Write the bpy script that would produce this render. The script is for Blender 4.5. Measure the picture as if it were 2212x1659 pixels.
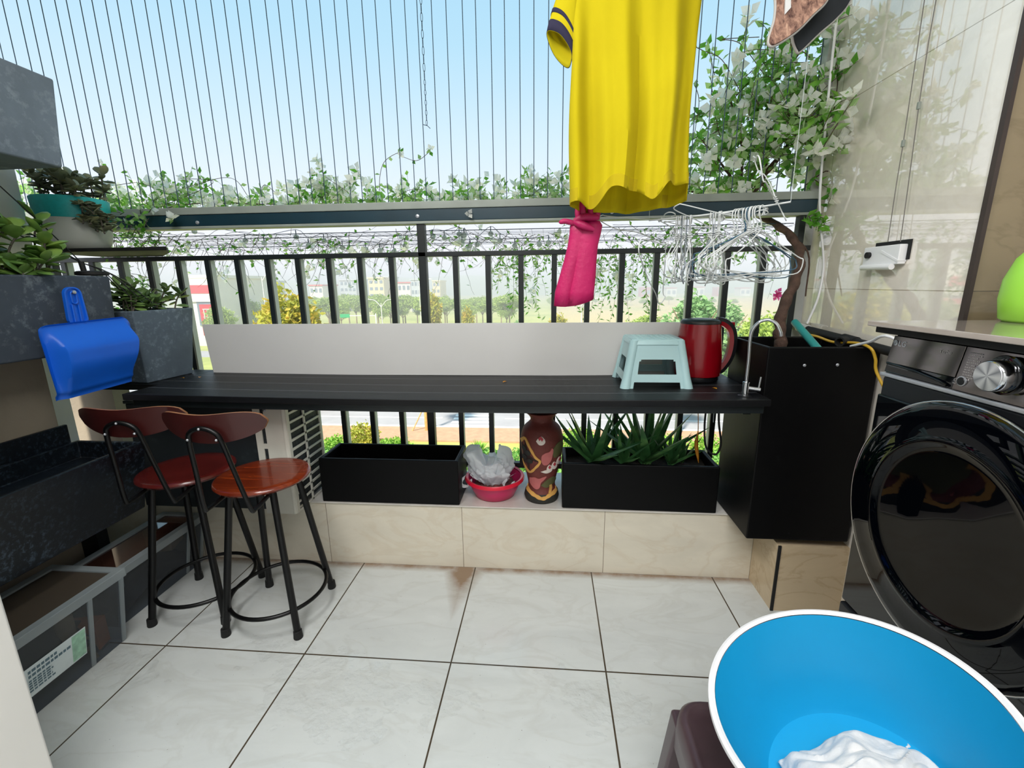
import bpy, bmesh, math, random
from mathutils import Vector, Matrix, noise
sc = bpy.context.scene
for o in list(bpy.data.objects): bpy.data.objects.remove(o)
PI = math.pi
# ------------------------------------------------------------------ camera
YAW, PIT, ROLL, CH, FPX = 0.0827568, -0.2226733, -0.0111164, 1.447, 952.0
RC = (Matrix.Rotation(YAW, 3, 'Z') @ Matrix.Rotation(PIT + PI/2, 3, 'X') @ Matrix.Rotation(ROLL, 3, 'Z'))
cd = bpy.data.cameras.new('camera'); cam = bpy.data.objects.new('camera', cd); sc.collection.objects.link(cam)
cam.matrix_world = Matrix.Translation((0, 0, CH)) @ RC.to_4x4()
cd.sensor_fit = 'HORIZONTAL'; cd.sensor_width = 36.0; cd.lens = FPX/2212*36.0
cd.clip_start = 0.02; cd.clip_end = 2000
sc.camera = cam
def at(px, py, v, ax='y'):
    d = RC @ Vector(((px-1106)/FPX, -(py-829.5)/FPX, -1.0)); i = 'xyz'.index(ax)
    o = Vector((0, 0, CH)); return o + d*((v-o[i])/d[i])
# ------------------------------------------------------------------ world, sun, exposure
W = bpy.data.worlds.new('sky'); sc.world = W; W.use_nodes = True
nt = W.node_tree; nt.nodes.clear()
g = nt.nodes.new('ShaderNodeTexCoord'); sp = nt.nodes.new('ShaderNodeSeparateXYZ'); cr = nt.nodes.new('ShaderNodeValToRGB')
bg = nt.nodes.new('ShaderNodeBackground'); wo = nt.nodes.new('ShaderNodeOutputWorld')
nt.links.new(g.outputs['Generated'], sp.inputs[0]); nt.links.new(sp.outputs['Z'], cr.inputs[0])
nt.links.new(cr.outputs[0], bg.inputs[0]); nt.links.new(bg.outputs[0], wo.inputs[0])
def lin(h):
    if isinstance(h, str):
        h = h.lstrip('#'); h = [int(h[i:i+2], 16)/255 for i in (0, 2, 4)]
    return tuple(c/12.92 if c <= .04045 else ((c+.055)/1.055)**2.4 for c in h)
els = cr.color_ramp.elements
stops = [(0.0, '#d6d2da'), (0.07, '#d2d0d9'), (0.16, '#c3ccd6'), (0.26, '#b4c8d4'), (0.42, '#9abdd0'), (0.62, '#86b2cc'), (1.0, '#7fabc8')]
els[0].position = 0; els[0].color = (*lin(stops[0][1]), 1); els[1].position = 1; els[1].color = (*lin(stops[-1][1]), 1)
for p, c in stops[1:-1]:
    e = els.new(p); e.color = (*lin(c), 1)
bg.inputs[1].default_value = 1.0
sd = bpy.data.lights.new('sun', 'SUN'); so = bpy.data.objects.new('sun', sd); sc.collection.objects.link(so)
sd.energy = 5.0; sd.angle = math.radians(6); sd.color = (1, .93, .80)
so.rotation_euler = Vector((.35, .72, -.95)).to_track_quat('-Z', 'Y').to_euler()
def area(name, loc, tgt, size, e, col=(1, 1, 1), sy=None):
    l = bpy.data.lights.new(name, 'AREA'); l.energy = e; l.size = size; l.color = col
    if sy: l.shape = 'RECTANGLE'; l.size_y = sy
    o = bpy.data.objects.new(name, l); sc.collection.objects.link(o); o.location = loc
    o.rotation_euler = (Vector(tgt)-Vector(loc)).to_track_quat('-Z', 'Y').to_euler(); return o
area('added_room_fill', (0.2, -.5, 3.06), (0.2, -.35, 0), 1.6, 44, (1, .99, .985), 1.2)  # added fill overhead behind the camera, not a visible lamp
area('added_balcony_fill', (-1.0, .6, 3.05), (.4, 1.5, .8), .9, 30, (1, .99, .98), .5)  # second unseen fill, added to brighten the balcony and right wall
sc.view_settings.view_transform = 'Standard'; sc.view_settings.look = 'None'
sc.view_settings.exposure = 0.65; sc.view_settings.gamma = 1.0; sc.view_settings.use_curve_mapping = False
sc.cycles.max_bounces = 7; sc.cycles.transparent_max_bounces = 12; sc.cycles.caustics_reflective = False; sc.cycles.caustics_refractive = False
sc.cycles.sample_clamp_indirect = 4.0
try: sc.cycles.use_denoising = True
except Exception: pass

# ------------------------------------------------------------------ helpers
C = sc.collection
class MB:
    def __init__(s): s.v = []; s.f = []; s.m = []; s.mi = 0
    def add(s, vs, fs, M=None):
        n = len(s.v)
        s.v += [tuple(M @ Vector(p)) if M else tuple(p) for p in vs]
        s.f += [tuple(i+n for i in f) for f in fs]; s.m += [s.mi]*len(fs); return s
    def box(s, x0, x1, y0, y1, z0, z1, M=None):
        return s.add([(x, y, z) for z in (z0, z1) for y in (y0, y1) for x in (x0, x1)],
                     [(0, 2, 3, 1), (4, 5, 7, 6), (0, 1, 5, 4), (2, 6, 7, 3), (0, 4, 6, 2), (1, 3, 7, 5)], M)
    def hexa(s, b, t):  # bottom quad / top quad
        return s.add(list(b)+list(t), [(3, 2, 1, 0), (4, 5, 6, 7)]+[(i, (i+1) % 4, (i+1) % 4+4, i+4) for i in range(4)])
    def rings(s, R, cap0=True, cap1=True, M=None):
        n = len(R[0]); vs = [p for r in R for p in r]; fs = []
        for i in range(len(R)-1):
            for j in range(n):
                k = (j+1) % n; fs.append((i*n+j, i*n+k, (i+1)*n+k, (i+1)*n+j))
        if cap0: fs.append(tuple(range(n))[::-1])
        if cap1: fs.append(tuple((len(R)-1)*n+j for j in range(n)))
        return s.add(vs, fs, M)
    def tube(s, pts, r, n=8, cap=True, closed=False, M=None):
        P = [Vector(p) for p in pts]; N = len(P)
        if N < 2: return s
        rr = r if hasattr(r, '__len__') else [r]*N
        T = []
        for i in range(N):
            a = P[(i-1) % N] if (closed or i > 0) else P[i]; b = P[(i+1) % N] if (closed or i < N-1) else P[i]
            t = (b-a); T.append(t.normalized() if t.length > 1e-9 else Vector((0, 0, 1)))
        u = T[0].orthogonal().normalized(); R = []
        for i in range(N):
            u = (u - T[i]*u.dot(T[i])); u = u.normalized() if u.length > 1e-6 else T[i].orthogonal().normalized()
            w = T[i].cross(u)
            R.append([P[i]+(u*math.cos(2*PI*j/n)+w*math.sin(2*PI*j/n))*rr[i] for j in range(n)])
        if closed:
            vs = [p for q in R for p in q]; fs = []
            for i in range(N):
                k2 = (i+1) % N
                for j in range(n):
                    k = (j+1) % n; fs.append((i*n+j, i*n+k, k2*n+k, k2*n+j))
            return s.add(vs, fs, M)
        return s.rings(R, cap, cap, M)
    def lathe(s, prof, c=(0, 0, 0), n=32, cap0=True, cap1=True, sx=1, sy=1, M=None):
        return s.rings([[(c[0]+r*sx*math.cos(2*PI*j/n), c[1]+r*sy*math.sin(2*PI*j/n), c[2]+z) for j in range(n)] for r, z in prof], cap0, cap1, M)
    def prism(s, poly, y0, y1, M=None):  # poly in xz, extruded in y
        n = len(poly)
        return s.add([(x, y0, z) for x, z in poly]+[(x, y1, z) for x, z in poly],
                     [tuple(range(n)), tuple(range(2*n-1, n-1, -1))]+[(i, i+n, (i+1) % n+n, (i+1) % n) for i in range(n)], M)
    def grid(s, fn, nu, nv, th=None):
        vs = [fn(i/nu, j/nv) for j in range(nv+1) for i in range(nu+1)]
        fs = [(j*(nu+1)+i, j*(nu+1)+i+1, (j+1)*(nu+1)+i+1, (j+1)*(nu+1)+i) for j in range(nv) for i in range(nu)]
        return s.add(vs, fs)
    def sphere(s, c, r, n=12, m=8, sc3=(1, 1, 1), M=None):
        return s.rings([[(c[0]+sc3[0]*r*math.sin(PI*i/m)*math.cos(2*PI*j/n), c[1]+sc3[1]*r*math.sin(PI*i/m)*math.sin(2*PI*j/n), c[2]-sc3[2]*r*math.cos(PI*i/m)) for j in range(n)] for i in ([.12]+list(range(1, m))+[m-.12])], True, True, M)
    def obj(s, name, mats, parent=None, smooth=False, bevel=0, seg=2, solid=0, sub=0, fix=True):
        me = bpy.data.meshes.new(name); me.from_pydata(s.v, [], s.f)
        if not isinstance(mats, (list, tuple)): mats = [mats]
        for m_ in mats: me.materials.append(m_)
        me.polygons.foreach_set('material_index', s.m)
        if fix and len(s.f) < 60000:
            bm = bmesh.new(); bm.from_mesh(me); bmesh.ops.recalc_face_normals(bm, faces=bm.faces); bm.to_mesh(me); bm.free()
        if smooth: me.polygons.foreach_set('use_smooth', [True]*len(me.polygons))
        me.update()
        o = bpy.data.objects.new(name, me); C.objects.link(o)
        if parent: o.parent = parent
        if solid:
            md = o.modifiers.new('s', 'SOLIDIFY'); md.thickness = solid; md.offset = 0
        if bevel:
            md = o.modifiers.new('b', 'BEVEL'); md.width = bevel; md.segments = seg; md.limit_method = 'ANGLE'; md.angle_limit = .6
            me.polygons.foreach_set('use_smooth', [True]*len(me.polygons))
            w = o.modifiers.new('w', 'WEIGHTED_NORMAL')
        if sub:
            md = o.modifiers.new('u', 'SUBSURF'); md.levels = sub; md.render_levels = sub
        if smooth and not bevel and not sub:
            try:
                me.set_sharp_from_angle(angle=.9)
            except Exception: pass
        return o
def thing(name, label, cat, loc=(0, 0, 0), rz=0, group=None):
    o = bpy.data.objects.new(name, None); C.objects.link(o); o.empty_display_size = .05
    o.location = loc; o.rotation_euler = (0, 0, rz); o['label'] = label; o['category'] = cat
    if group: o['group'] = group
    return o
def tag(o, label, cat, group=None, kind=None):
    o['label'] = label; o['category'] = cat
    if group: o['group'] = group
    if kind: o['kind'] = kind
    return o
def struct(o, label=None):
    o['kind'] = 'structure'
    if label: o['label'] = label
    return o
def dup(root, loc=None, rz=None, label=None):
    r = root.copy(); C.objects.link(r)
    if loc is not None: r.location = loc
    if rz is not None: r.rotation_euler = (0, 0, rz)
    if label: r['label'] = label
    for ch in root.children:
        c = ch.copy(); C.objects.link(c); c.parent = r
        for g_ in ch.children:
            d = g_.copy(); C.objects.link(d); d.parent = c
    return r
def ss(a, b, x):
    t = max(0, min(1, (x-a)/(b-a))); return t*t*(3-2*t)
def bez(pts, n=12):  # catmull-rom
    P = [Vector(p) for p in pts]; P = [P[0]*2-P[1]]+P+[P[-1]*2-P[-2]]; out = []
    for i in range(1, len(P)-2):
        for k in range(n):
            t = k/n; a, b, c, d = P[i-1], P[i], P[i+1], P[i+2]
            out.append(.5*((2*b)+(c-a)*t+(2*a-5*b+4*c-d)*t*t+(3*b-a-3*c+d)*t**3))
    out.append(P[-2]); return out
def rrect(w, h, r, n=6, cx=0, cy=0):
    out = []
    for k, (sx, sy) in enumerate(((1, 1), (-1, 1), (-1, -1), (1, -1))):
        for i in range(n+1):
            a = PI/2*(k+i/n); out.append((cx+sx*(w/2-r)+r*math.cos(a), cy+sy*(h/2-r)+r*math.sin(a)))
    return out
def rng(seed): return random.Random(seed)
# ------------------------------------------------------------------ materials
class NT:
    def __init__(s, name):
        s.m = bpy.data.materials.new(name); s.m.use_nodes = True; s.n = s.m.node_tree; s.n.nodes.clear()
        s.out = s.N('OutputMaterial'); s.tc = None
    def N(s, t, **k):
        o = s.n.nodes.new('ShaderNode'+t)
        for a, b in k.items(): setattr(o, a, b)
        return o
    def L(s, a, b): s.n.links.new(a, b)
    def co(s, kind='Object'):
        if not s.tc: s.tc = s.N('TexCoord')
        return s.tc.outputs[kind]
    def noise(s, scale, detail=3, rough=.5, stretch=(1, 1, 1), dist=0, rot=(0, 0, 0), vec=None):
        mp = s.N('Mapping'); mp.inputs['Scale'].default_value = stretch; mp.inputs['Rotation'].default_value = rot
        s.L(vec or s.co(), mp.inputs[0]); t = s.N('TexNoise'); s.L(mp.outputs[0], t.inputs['Vector'])
        t.inputs['Scale'].default_value = scale; t.inputs['Detail'].default_value = detail
        t.inputs['Roughness'].default_value = rough; t.inputs['Distortion'].default_value = dist
        return t.outputs['Fac']
    def ramp(s, fac, st):
        r = s.N('ValToRGB'); e = r.color_ramp.elements
        e[0].position = st[0][0]; e[0].color = (*st[0][1], 1); e[1].position = st[-1][0]; e[1].color = (*st[-1][1], 1)
        for p, c in st[1:-1]:
            q = e.new(p); q.color = (*c, 1)
        s.L(fac, r.inputs[0]); return r.outputs[0]
    def math(s, op, a, b=None, c=None):
        m = s.N('Math', operation=op)
        for i, x in enumerate((a, b, c)):
            if x is None: continue
            if isinstance(x, (int, float)): m.inputs[i].default_value = x
            else: s.L(x, m.inputs[i])
        return m.outputs[0]
    def mix(s, fac, a, b, mode='MIX'):
        m = s.N('Mix', data_type='RGBA', blend_type=mode)
        for i, x in ((0, fac), (6, a), (7, b)):
            if isinstance(x, (int, float)): m.inputs[i].default_value = x
            elif isinstance(x, tuple): m.inputs[i].default_value = (*x, 1) if len(x) == 3 else x
            else: s.L(x, m.inputs[i])
        return m.outputs[2]
    def prin(s, col, rough=.5, metal=0, spec=.5, coat=0, trans=0, alpha=None, bump=None, bstr=.3, bdist=.01, ior=None, sheen=0, coatior=None):
        b = s.N('BsdfPrincipled')
        for k, x in (('Base Color', col), ('Roughness', rough), ('Metallic', metal), ('Specular IOR Level', spec), ('Coat Weight', coat), ('Transmission Weight', trans), ('Alpha', alpha), ('IOR', ior), ('Sheen Weight', sheen)):
            if x is None: continue
            if isinstance(x, tuple): b.inputs[k].default_value = (*x, 1)
            elif isinstance(x, (int, float)): b.inputs[k].default_value = x
            else: s.L(x, b.inputs[k])
        if coatior: b.inputs['Coat IOR'].default_value = coatior; b.inputs['Coat Roughness'].default_value = .02
        if bump is not None:
            bp = s.N('Bump'); bp.inputs['Strength'].default_value = bstr; bp.inputs['Distance'].default_value = bdist
            s.L(bump, bp.inputs['Height']); s.L(bp.outputs[0], b.inputs['Normal'])
        s.L(b.outputs[0], s.out.inputs[0]); s.b = b; return s.m
def mat(name, col, rough=.5, var=.08, vs=6, **k):
    s = NT(name); c = lin(col)
    lo = tuple(x*(1-var) for x in c); hi = tuple(min(1, x*(1+var)) for x in c)
    f = s.noise(vs, 4)
    cc = s.ramp(f, [(.3, lo), (.7, hi)])
    bmp = k.pop('bumpscale', None)
    if bmp: k['bump'] = s.noise(bmp, 4)
    return s.prin(cc, rough, **k)
def leafmat(name, cols, transl=.5, rough=.4, vs=9):
    s = NT(name)
    c = s.ramp(s.noise(vs, 2), [(.25+.5*i/(len(cols)-1), lin(x)) for i, x in enumerate(cols)])
    b = s.N('BsdfPrincipled'); s.L(c, b.inputs['Base Color']); b.inputs['Roughness'].default_value = rough
    t = s.N('BsdfTranslucent'); s.L(c, t.inputs[0]); mx = s.N('MixShader'); mx.inputs[0].default_value = transl
    s.L(b.outputs[0], mx.inputs[1]); s.L(t.outputs[0], mx.inputs[2]); s.L(mx.outputs[0], s.out.inputs[0]); return s.m
M = {}
def marble_tile(name, base, vein, tw, th, ox, oy, ax=('X', 'Y'), grout='#6d6152', gw=.0035, rough=.12, wet=False, coat=0, veinamt=.5, spec=.5, vs2=2.6):
    s = NT(name); sx = s.N('SeparateXYZ'); s.L(s.co(), sx.inputs[0])
    masks = []; ids = []
    for a, w, o in ((ax[0], tw, ox), (ax[1], th, oy)):
        if not w: continue
        u = s.math('DIVIDE', s.math('SUBTRACT', sx.outputs[a], o), w)
        fr = s.math('FRACT', u); d = s.math('MINIMUM', fr, s.math('SUBTRACT', 1.0, fr))
        masks.append(s.math('LESS_THAN', d, gw/2/w)); ids.append(s.math('FLOOR', u))
    gm = masks[0] if len(masks) == 1 else s.math('MAXIMUM', masks[0], masks[1])
    cb = s.N('CombineXYZ')
    for i, q in enumerate(ids): s.L(s.math('MULTIPLY', q, 7.31+i*3.7), cb.inputs[i])
    va = s.N('VectorMath', operation='ADD'); s.L(s.co(), va.inputs[0]); s.L(cb.outputs[0], va.inputs[1])
    vec = va.outputs[0]
    f1 = s.noise(2.2, 6, .62, (1, 2.6, 2.6), 1.2, (.5, .5, .6), vec)
    f2 = s.noise(vs2, 5, .55, (1, 2.2, 2.2), 1.0, (0, .6, .75), vec)
    b = lin(base); v = lin(vein)
    c1 = s.ramp(f1, [(.30, tuple(x*.93 for x in b)), (.55, b), (.75, tuple(min(1, x*1.06) for x in b))])
    vm = s.math('ABSOLUTE', s.math('SUBTRACT', f2, .5))
    vmk = s.math('MULTIPLY', s.math('SUBTRACT', 1.0, s.math('MINIMUM', s.math('MULTIPLY', vm, 22.0), 1.0)), veinamt)
    col = s.mix(vmk, c1, v)
    rg = rough
    if wet:
        st = s.noise(9, 5, .6)
        dx = s.math('ABSOLUTE', s.math('SUBTRACT', sx.outputs['X'], -.42)); dy = s.math('ABSOLUTE', s.math('SUBTRACT', sx.outputs['Y'], 2.01))
        e1 = s.math('SUBTRACT', 1.0, s.math('MINIMUM', s.math('ADD', s.math('MULTIPLY', dx, 8.0), s.math('MULTIPLY', dy, 2.6)), 1.0))
        e2 = s.math('MULTIPLY', s.math('SUBTRACT', 1.0, s.math('MINIMUM', s.math('MULTIPLY', dy, 22.0), 1.0)), .6)
        rad = s.math('SQRT', s.math('ADD', s.math('POWER', s.math('ABSOLUTE', s.math('ADD', sx.outputs['X'], .1)), 2.0), s.math('POWER', s.math('ABSOLUTE', s.math('SUBTRACT', sx.outputs['Y'], 1.82)), 2.0)))
        e = s.math('MULTIPLY', s.math('MAXIMUM', e1, e2), s.math('MULTIPLY', st, 2.6))
        col = s.mix(s.math('MINIMUM', e, .85), col, lin('#7d5a32'))
        dirt = s.math('MULTIPLY', s.math('GREATER_THAN', s.noise(160, 1, .5), .79), .7)
        col = s.mix(dirt, col, lin('#55493a'))
        wn = s.noise(1.7, 5, .65, (1, 1.3, 1)); 
        wy = s.math('SUBTRACT', 1.0, s.math('MINIMUM', s.math('MULTIPLY', s.math('ABSOLUTE', s.math('SUBTRACT', sx.outputs['Y'], 1.3)), 2.2), 1.0))
        wm = s.math('GREATER_THAN', s.math('ADD', s.math('MULTIPLY', wn, 1.0), s.math('MULTIPLY', wy, .24)), .72)
        rg = s.math('SUBTRACT', .15, s.math('MULTIPLY', wm, .14))
        bm_ = s.math('MULTIPLY', s.noise(30, 3, .5), wm)
    col = s.mix(gm, col, lin(grout))
    if wet: m = s.prin(col, rg, spec=.5, coat=s.math('MULTIPLY', wm, .5), coatior=1.7, bump=s.math('SUBTRACT', s.math('MULTIPLY', bm_, 1.6), s.math('MULTIPLY', gm, .6)), bstr=.5, bdist=.008)
    else: m = s.prin(col, rg, spec=spec, coat=coat, coatior=(1.9 if coat else None), bump=s.math('SUBTRACT', s.math('MULTIPLY', f1, .1), gm), bstr=.15, bdist=.004)
    return m
M['floor'] = marble_tile('floor_tile', '#cfd3d1', '#aaa79c', .6, .6, -.9705, 1.4216, wet=True, grout='#4d4336', gw=.006, veinamt=.16)
M['sill'] = marble_tile('sill_tile', '#ddd5c3', '#c4ae90', .72, 0, -1.152, 0, grout='#8b7f6c', gw=.003, rough=.25, veinamt=.22)
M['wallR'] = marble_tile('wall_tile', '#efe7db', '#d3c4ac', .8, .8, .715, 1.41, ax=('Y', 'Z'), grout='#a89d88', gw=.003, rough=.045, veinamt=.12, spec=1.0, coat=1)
M['wallret'] = marble_tile('wall_tile_shaded', '#8f7f64', '#6f6047', .8, .8, 1.3, 1.41, ax=('X', 'Z'), grout='#5d5443', gw=.003, rough=.08, veinamt=.3)  # return wall's shade, facing away from the sky, painted into its tile colour
M['slabtop'] = mat('sill_slab', '#cfcac2', .3, .1, 8)
M['ped'] = marble_tile('pedestal_tile', '#c9b596', '#9c815c', .8, 0, .0, 0, grout='#6a5b46', gw=.002, rough=.25, veinamt=.3)
M['plaster'] = mat('white_plaster', '#dcdcda', .8, .06, 3, bumpscale=60, bstr=.1)
M['plasterb'] = mat('grimy_plaster', '#9a8f7e', .85, .2, 2.2, bumpscale=70, bstr=.15)
M['jamb'] = mat('painted_jamb', '#e3e0db', .5, .03, 3)
def concrete(name, base, spots, amt=.5, rough=.75, sc_=26, low=.52):
    s = NT(name); b = lin(base); f = s.noise(3.5, 6, .6); f2 = s.noise(sc_, 6, .7); f3 = s.noise(1.6, 4, .5)
    c = s.ramp(f, [(.25, tuple(x*.72 for x in b)), (.75, tuple(min(1, x*1.3) for x in b))])
    k = s.ramp(f2, [(low, (0, 0, 0)), (low+.12, (1, 1, 1))]); k2 = s.ramp(f3, [(.38, (0, 0, 0)), (.62, (1, 1, 1))])
    q = s.math('MULTIPLY', s.math('MULTIPLY', k, k2), amt)
    return s.prin(s.mix(q, c, lin(spots)), rough, bump=f2, bstr=.25, bdist=.003)
M['conc'] = concrete('grey_concrete', '#6f7a88', '#a9b4c0', .85)
M['conc2'] = concrete('grey_concrete_dark', '#3b434e', '#7d8790', .5)
M['conc3'] = concrete('grey_concrete_planter', '#55626e', '#93a3ae', .7, sc_=40)
M['trough'] = concrete('dark_trough', '#12181f', '#56687a', .8, .35, 60, .52)
M['underc'] = concrete('dark_panel', '#23282b', '#4c5557', .4, .5, 12, .58)
def blackpl(name):
    s = NT(name); f = s.noise(45, 6, .7); k = s.ramp(f, [(.66, (0, 0, 0)), (.78, (1, 1, 1))])
    return s.prin(s.mix(s.math('MULTIPLY', k, .35), lin('#020203'), lin('#3a3d40')), .5, spec=.2, bump=s.noise(30, 4), bstr=.12, bdist=.003)
M['black'] = blackpl('black_planter')
M['soil'] = mat('dark_soil', '#2a2018', .95, .4, 40, bumpscale=80, bstr=.8)
M['rail'] = mat('dark_green_grey_steel', '#171d1f', .4, .15, 20)
M['railg'] = mat('grey_aluminium', '#8f968f', .45, .08, 10)
M['bar_skylit'] = mat('skylit_bar_grey', '#a9b1b4', .4, .06, 10)  # pale grey carries the sky light on the bar sides
M['beam'] = mat('dark_teal_steel', '#10303c', .4, .1, 10)
def counter_mat():
    s = NT('counter_planks'); sx = s.N('SeparateXYZ'); s.L(s.co(), sx.inputs[0])
    u = s.math('DIVIDE', s.math('SUBTRACT', sx.outputs['Y'], 1.70), .142); fr = s.math('FRACT', u)
    d = s.math('MINIMUM', fr, s.math('SUBTRACT', 1.0, fr)); gm = s.math('LESS_THAN', d, .02)
    fine = s.math('FRACT', s.math('MULTIPLY', sx.outputs['Y'], 75.0))
    f = s.noise(3, 7, .65, (.5, 9, 1)); c = s.ramp(f, [(.3, lin('#08080a')), (.6, lin('#101113')), (.8, lin('#1f2024'))])
    f2 = s.noise(1.2, 6, .6, (.6, 4, 1)); wear = s.ramp(f2, [(.58, (0, 0, 0)), (.72, (1, 1, 1))])
    c = s.mix(s.math('MULTIPLY', wear, .25), c, lin('#45444c'))
    c = s.mix(gm, c, lin('#54565b'))  # highlights along the plank edges painted in as pale lines
    return s.prin(c, .45, spec=.3, bump=s.math('SUBTRACT', s.math('MULTIPLY', fine, .25), s.math('MULTIPLY', gm, 2.0)), bstr=.3, bdist=.003)
M['counter'] = counter_mat()
M['board'] = mat('grey_white_board', '#c9c8c6', .5, .03, 2)
M['cyanpl'] = mat('pale_cyan_plastic', '#b4d6d9', .32, .03, 5)
M['kred'] = mat('red_kettle', '#8c0414', .22, .05, 5, coat=.4)
M['kblk'] = mat('kettle_black', '#141518', .35, .05, 5)
M['chrome'] = mat('chrome', '#d8dade', .12, .03, 5, metal=1)
M['blue'] = mat('blue_plastic', '#0b60d4', .4, .05, 4)
M['red'] = mat('red_plastic', '#e0203c', .3, .06, 5); M['pink'] = mat('pink_plastic', '#c9285f', .3, .1, 5)
M['glove'] = mat('pink_rubber', '#b50f58', .5, .06, 14, bumpscale=60, bstr=.2)
M['wmgrey'] = mat('washer_graphite', '#26282c', .35, .05, 9, metal=.4)
M['wmpanel'] = mat('washer_panel_gloss', '#6e6865', .08, .04, 9, metal=1)
M['wmblk'] = mat('washer_black_gloss', '#020306', .03, .02, 5, spec=.6)
M['wmdoor'] = mat('washer_door_glass', '#010205', .02, .02, 5, spec=.25)
M['rubber'] = mat('black_rubber', '#0b0b0c', .7, .1, 9)
M['silver'] = mat('silver_print', '#b9bcc2', .35, .03, 9, metal=.6)
M['print'] = mat('pale_print', '#8f8c8a', .5, .03, 9)
M['white'] = mat('white_plastic', '#e4e4e6', .35, .03, 5)
M['bluein'] = mat('cyan_basin', '#1799cb', .35, .05, 3)
M['brown'] = mat('brown_plastic', '#46353a', .3, .18, 12)
M['cloth'] = mat('white_cloth', '#d4d4d4', .9, .06, 30, bumpscale=90, bstr=.2, sheen=.2)
M['legs'] = mat('black_steel_tube', '#060607', .38, .05, 9, metal=.3)
def woodm():
    s = NT('red_brown_wood'); f = s.noise(3, 6, .6, (1, 9, 1), .8)
    c = s.ramp(f, [(.25, lin('#4b160c')), (.55, lin('#7a2c12')), (.8, lin('#a04a1a'))])
    return s.prin(c, .22, coat=.35, bump=f, bstr=.05)
M['wood'] = woodm(); M['woodd'] = mat('dark_red_veneer', '#3d1210', .4, .15, 6, coat=.2)
M['ply'] = mat('plywood_edge', '#8a5a35', .45, .15, 30)
M['acw'] = mat('ac_white', '#d3d0c4', .45, .08, 7); M['acdark'] = mat('ac_coil', '#1b2225', .6, .3, 60, bumpscale=160, bstr=.6)
def clearpl():
    s = NT('clear_plastic'); p = s.N('BsdfPrincipled'); p.inputs['Base Color'].default_value = (*lin('#cdd3d6'), 1); p.inputs['Roughness'].default_value = .3
    t = s.N('BsdfTransparent'); t.inputs[0].default_value = (.42, .46, .52, 1); mx = s.N('MixShader'); mx.inputs[0].default_value = .10
    s.L(t.outputs[0], mx.inputs[1]); s.L(p.outputs[0], mx.inputs[2]); s.L(mx.outputs[0], s.out.inputs[0]); return s.m
M['clear'] = clearpl()
def frost(name, col, a=.75):
    s = NT(name); p = s.N('BsdfPrincipled'); p.inputs['Base Color'].default_value = (*lin(col), 1); p.inputs['Roughness'].default_value = .35
    t = s.N('BsdfTransparent'); u = s.N('BsdfTranslucent'); u.inputs[0].default_value = (*lin(col), 1)
    m1 = s.N('MixShader'); m1.inputs[0].default_value = .35; s.L(p.outputs[0], m1.inputs[1]); s.L(u.outputs[0], m1.inputs[2])
    mx = s.N('MixShader'); mx.inputs[0].default_value = a
    s.L(t.outputs[0], mx.inputs[1]); s.L(m1.outputs[0], mx.inputs[2]); s.L(mx.outputs[0], s.out.inputs[0]); return s.m
M['binedge'] = frost('frosted_plastic', '#b9c3c6', .7); M['bag'] = frost('plastic_bag', '#f6f8fa', .92)
M['bulb'] = frost('clear_bulb', '#cfd6d6', .8)
M['leaf'] = leafmat('bougainvillea_leaf', ['#3c7a2c', '#6aae3e', '#a2d65a'], .5)
M['leaf2'] = leafmat('bougainvillea_leaf_pale', ['#7fae62', '#a8cc84', '#c6dcae'], .5)
M['bract'] = leafmat('white_bract', ['#eef0e8', '#f8f8f4', '#ffffff'], .6)
M['bark'] = mat('brown_bark', '#4f3a30', .85, .3, 30, bumpscale=50, bstr=.8)
M['twig'] = mat('grey_twig', '#5c554c', .8, .25, 20)
M['jade'] = leafmat('jade_leaf', ['#4f6a40', '#6f8d52', '#8fae5e'], .15, .35, 12)
M['jade2'] = leafmat('jade_leaf_brownish', ['#5b6a4c', '#80856a', '#9c9a6c'], .15, .4, 12)
M['jadeg'] = leafmat('jade_leaf_green', ['#466e34', '#74974a', '#98b456'], .3, .3, 12)
M['aloe'] = leafmat('aloe_leaf', ['#2f5f34', '#4a8048', '#7aa862'], .25, .35, 14)
M['orange'] = leafmat('orange_leaf', ['#c87a18', '#dc9a2a', '#e0ac3a'], .3)
M['terra'] = mat('terracotta_vase', '#6a2f28', .65, .14, 14, bumpscale=70, bstr=.25)
M['terrapink'] = mat('relief_pink', '#c06a68', .7, .1, 20, bumpscale=80, bstr=.3)
M['terrayel'] = mat('relief_yellow', '#d8a355', .7, .1, 20); M['terrawht'] = mat('relief_white', '#e6dad0', .7, .06, 20)
M['terrared'] = mat('relief_rose', '#b8404a', .7, .06, 20); M['terragrn'] = mat('relief_green', '#5b5a36', .7, .1, 20)
M['terrablk'] = mat('vase_foot_black', '#2a2b26', .7, .15, 20); M['terradrk'] = mat('relief_dark', '#2e1714', .7, .15, 20)
M['teal'] = mat('teal_glaze', '#2ab4b4', .4, .1, 60); M['potw'] = mat('white_glaze', '#d3d6cd', .3, .04, 5)
M['yelpipe'] = mat('yellow_tube', '#c9a02c', .4, .06, 9); M['tealpipe'] = mat('teal_pipe', '#2f8f8c', .35, .06, 9)
M['greenjug'] = mat('lime_plastic', '#9fe04a', .35, .04, 4)
M['slabbrown'] = mat('stone_slab', '#a39890', .07, .1, 9, spec=.8, coat=.5)
M['hanger'] = mat('coated_wire_white', '#c9cccb', .4, .05, 9); M['hangerb'] = mat('coated_wire_blue', '#34566c', .4, .05, 9); M['hangerg'] = mat('coated_wire_grey', '#8f979e', .35, .05, 9, metal=.3)
M['wire'] = mat('steel_wire', '#33485c', .5, .1, 9, metal=.3)
M['rope'] = mat('clothes_cable', '#6f6a66', .6, .1, 9)
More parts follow.
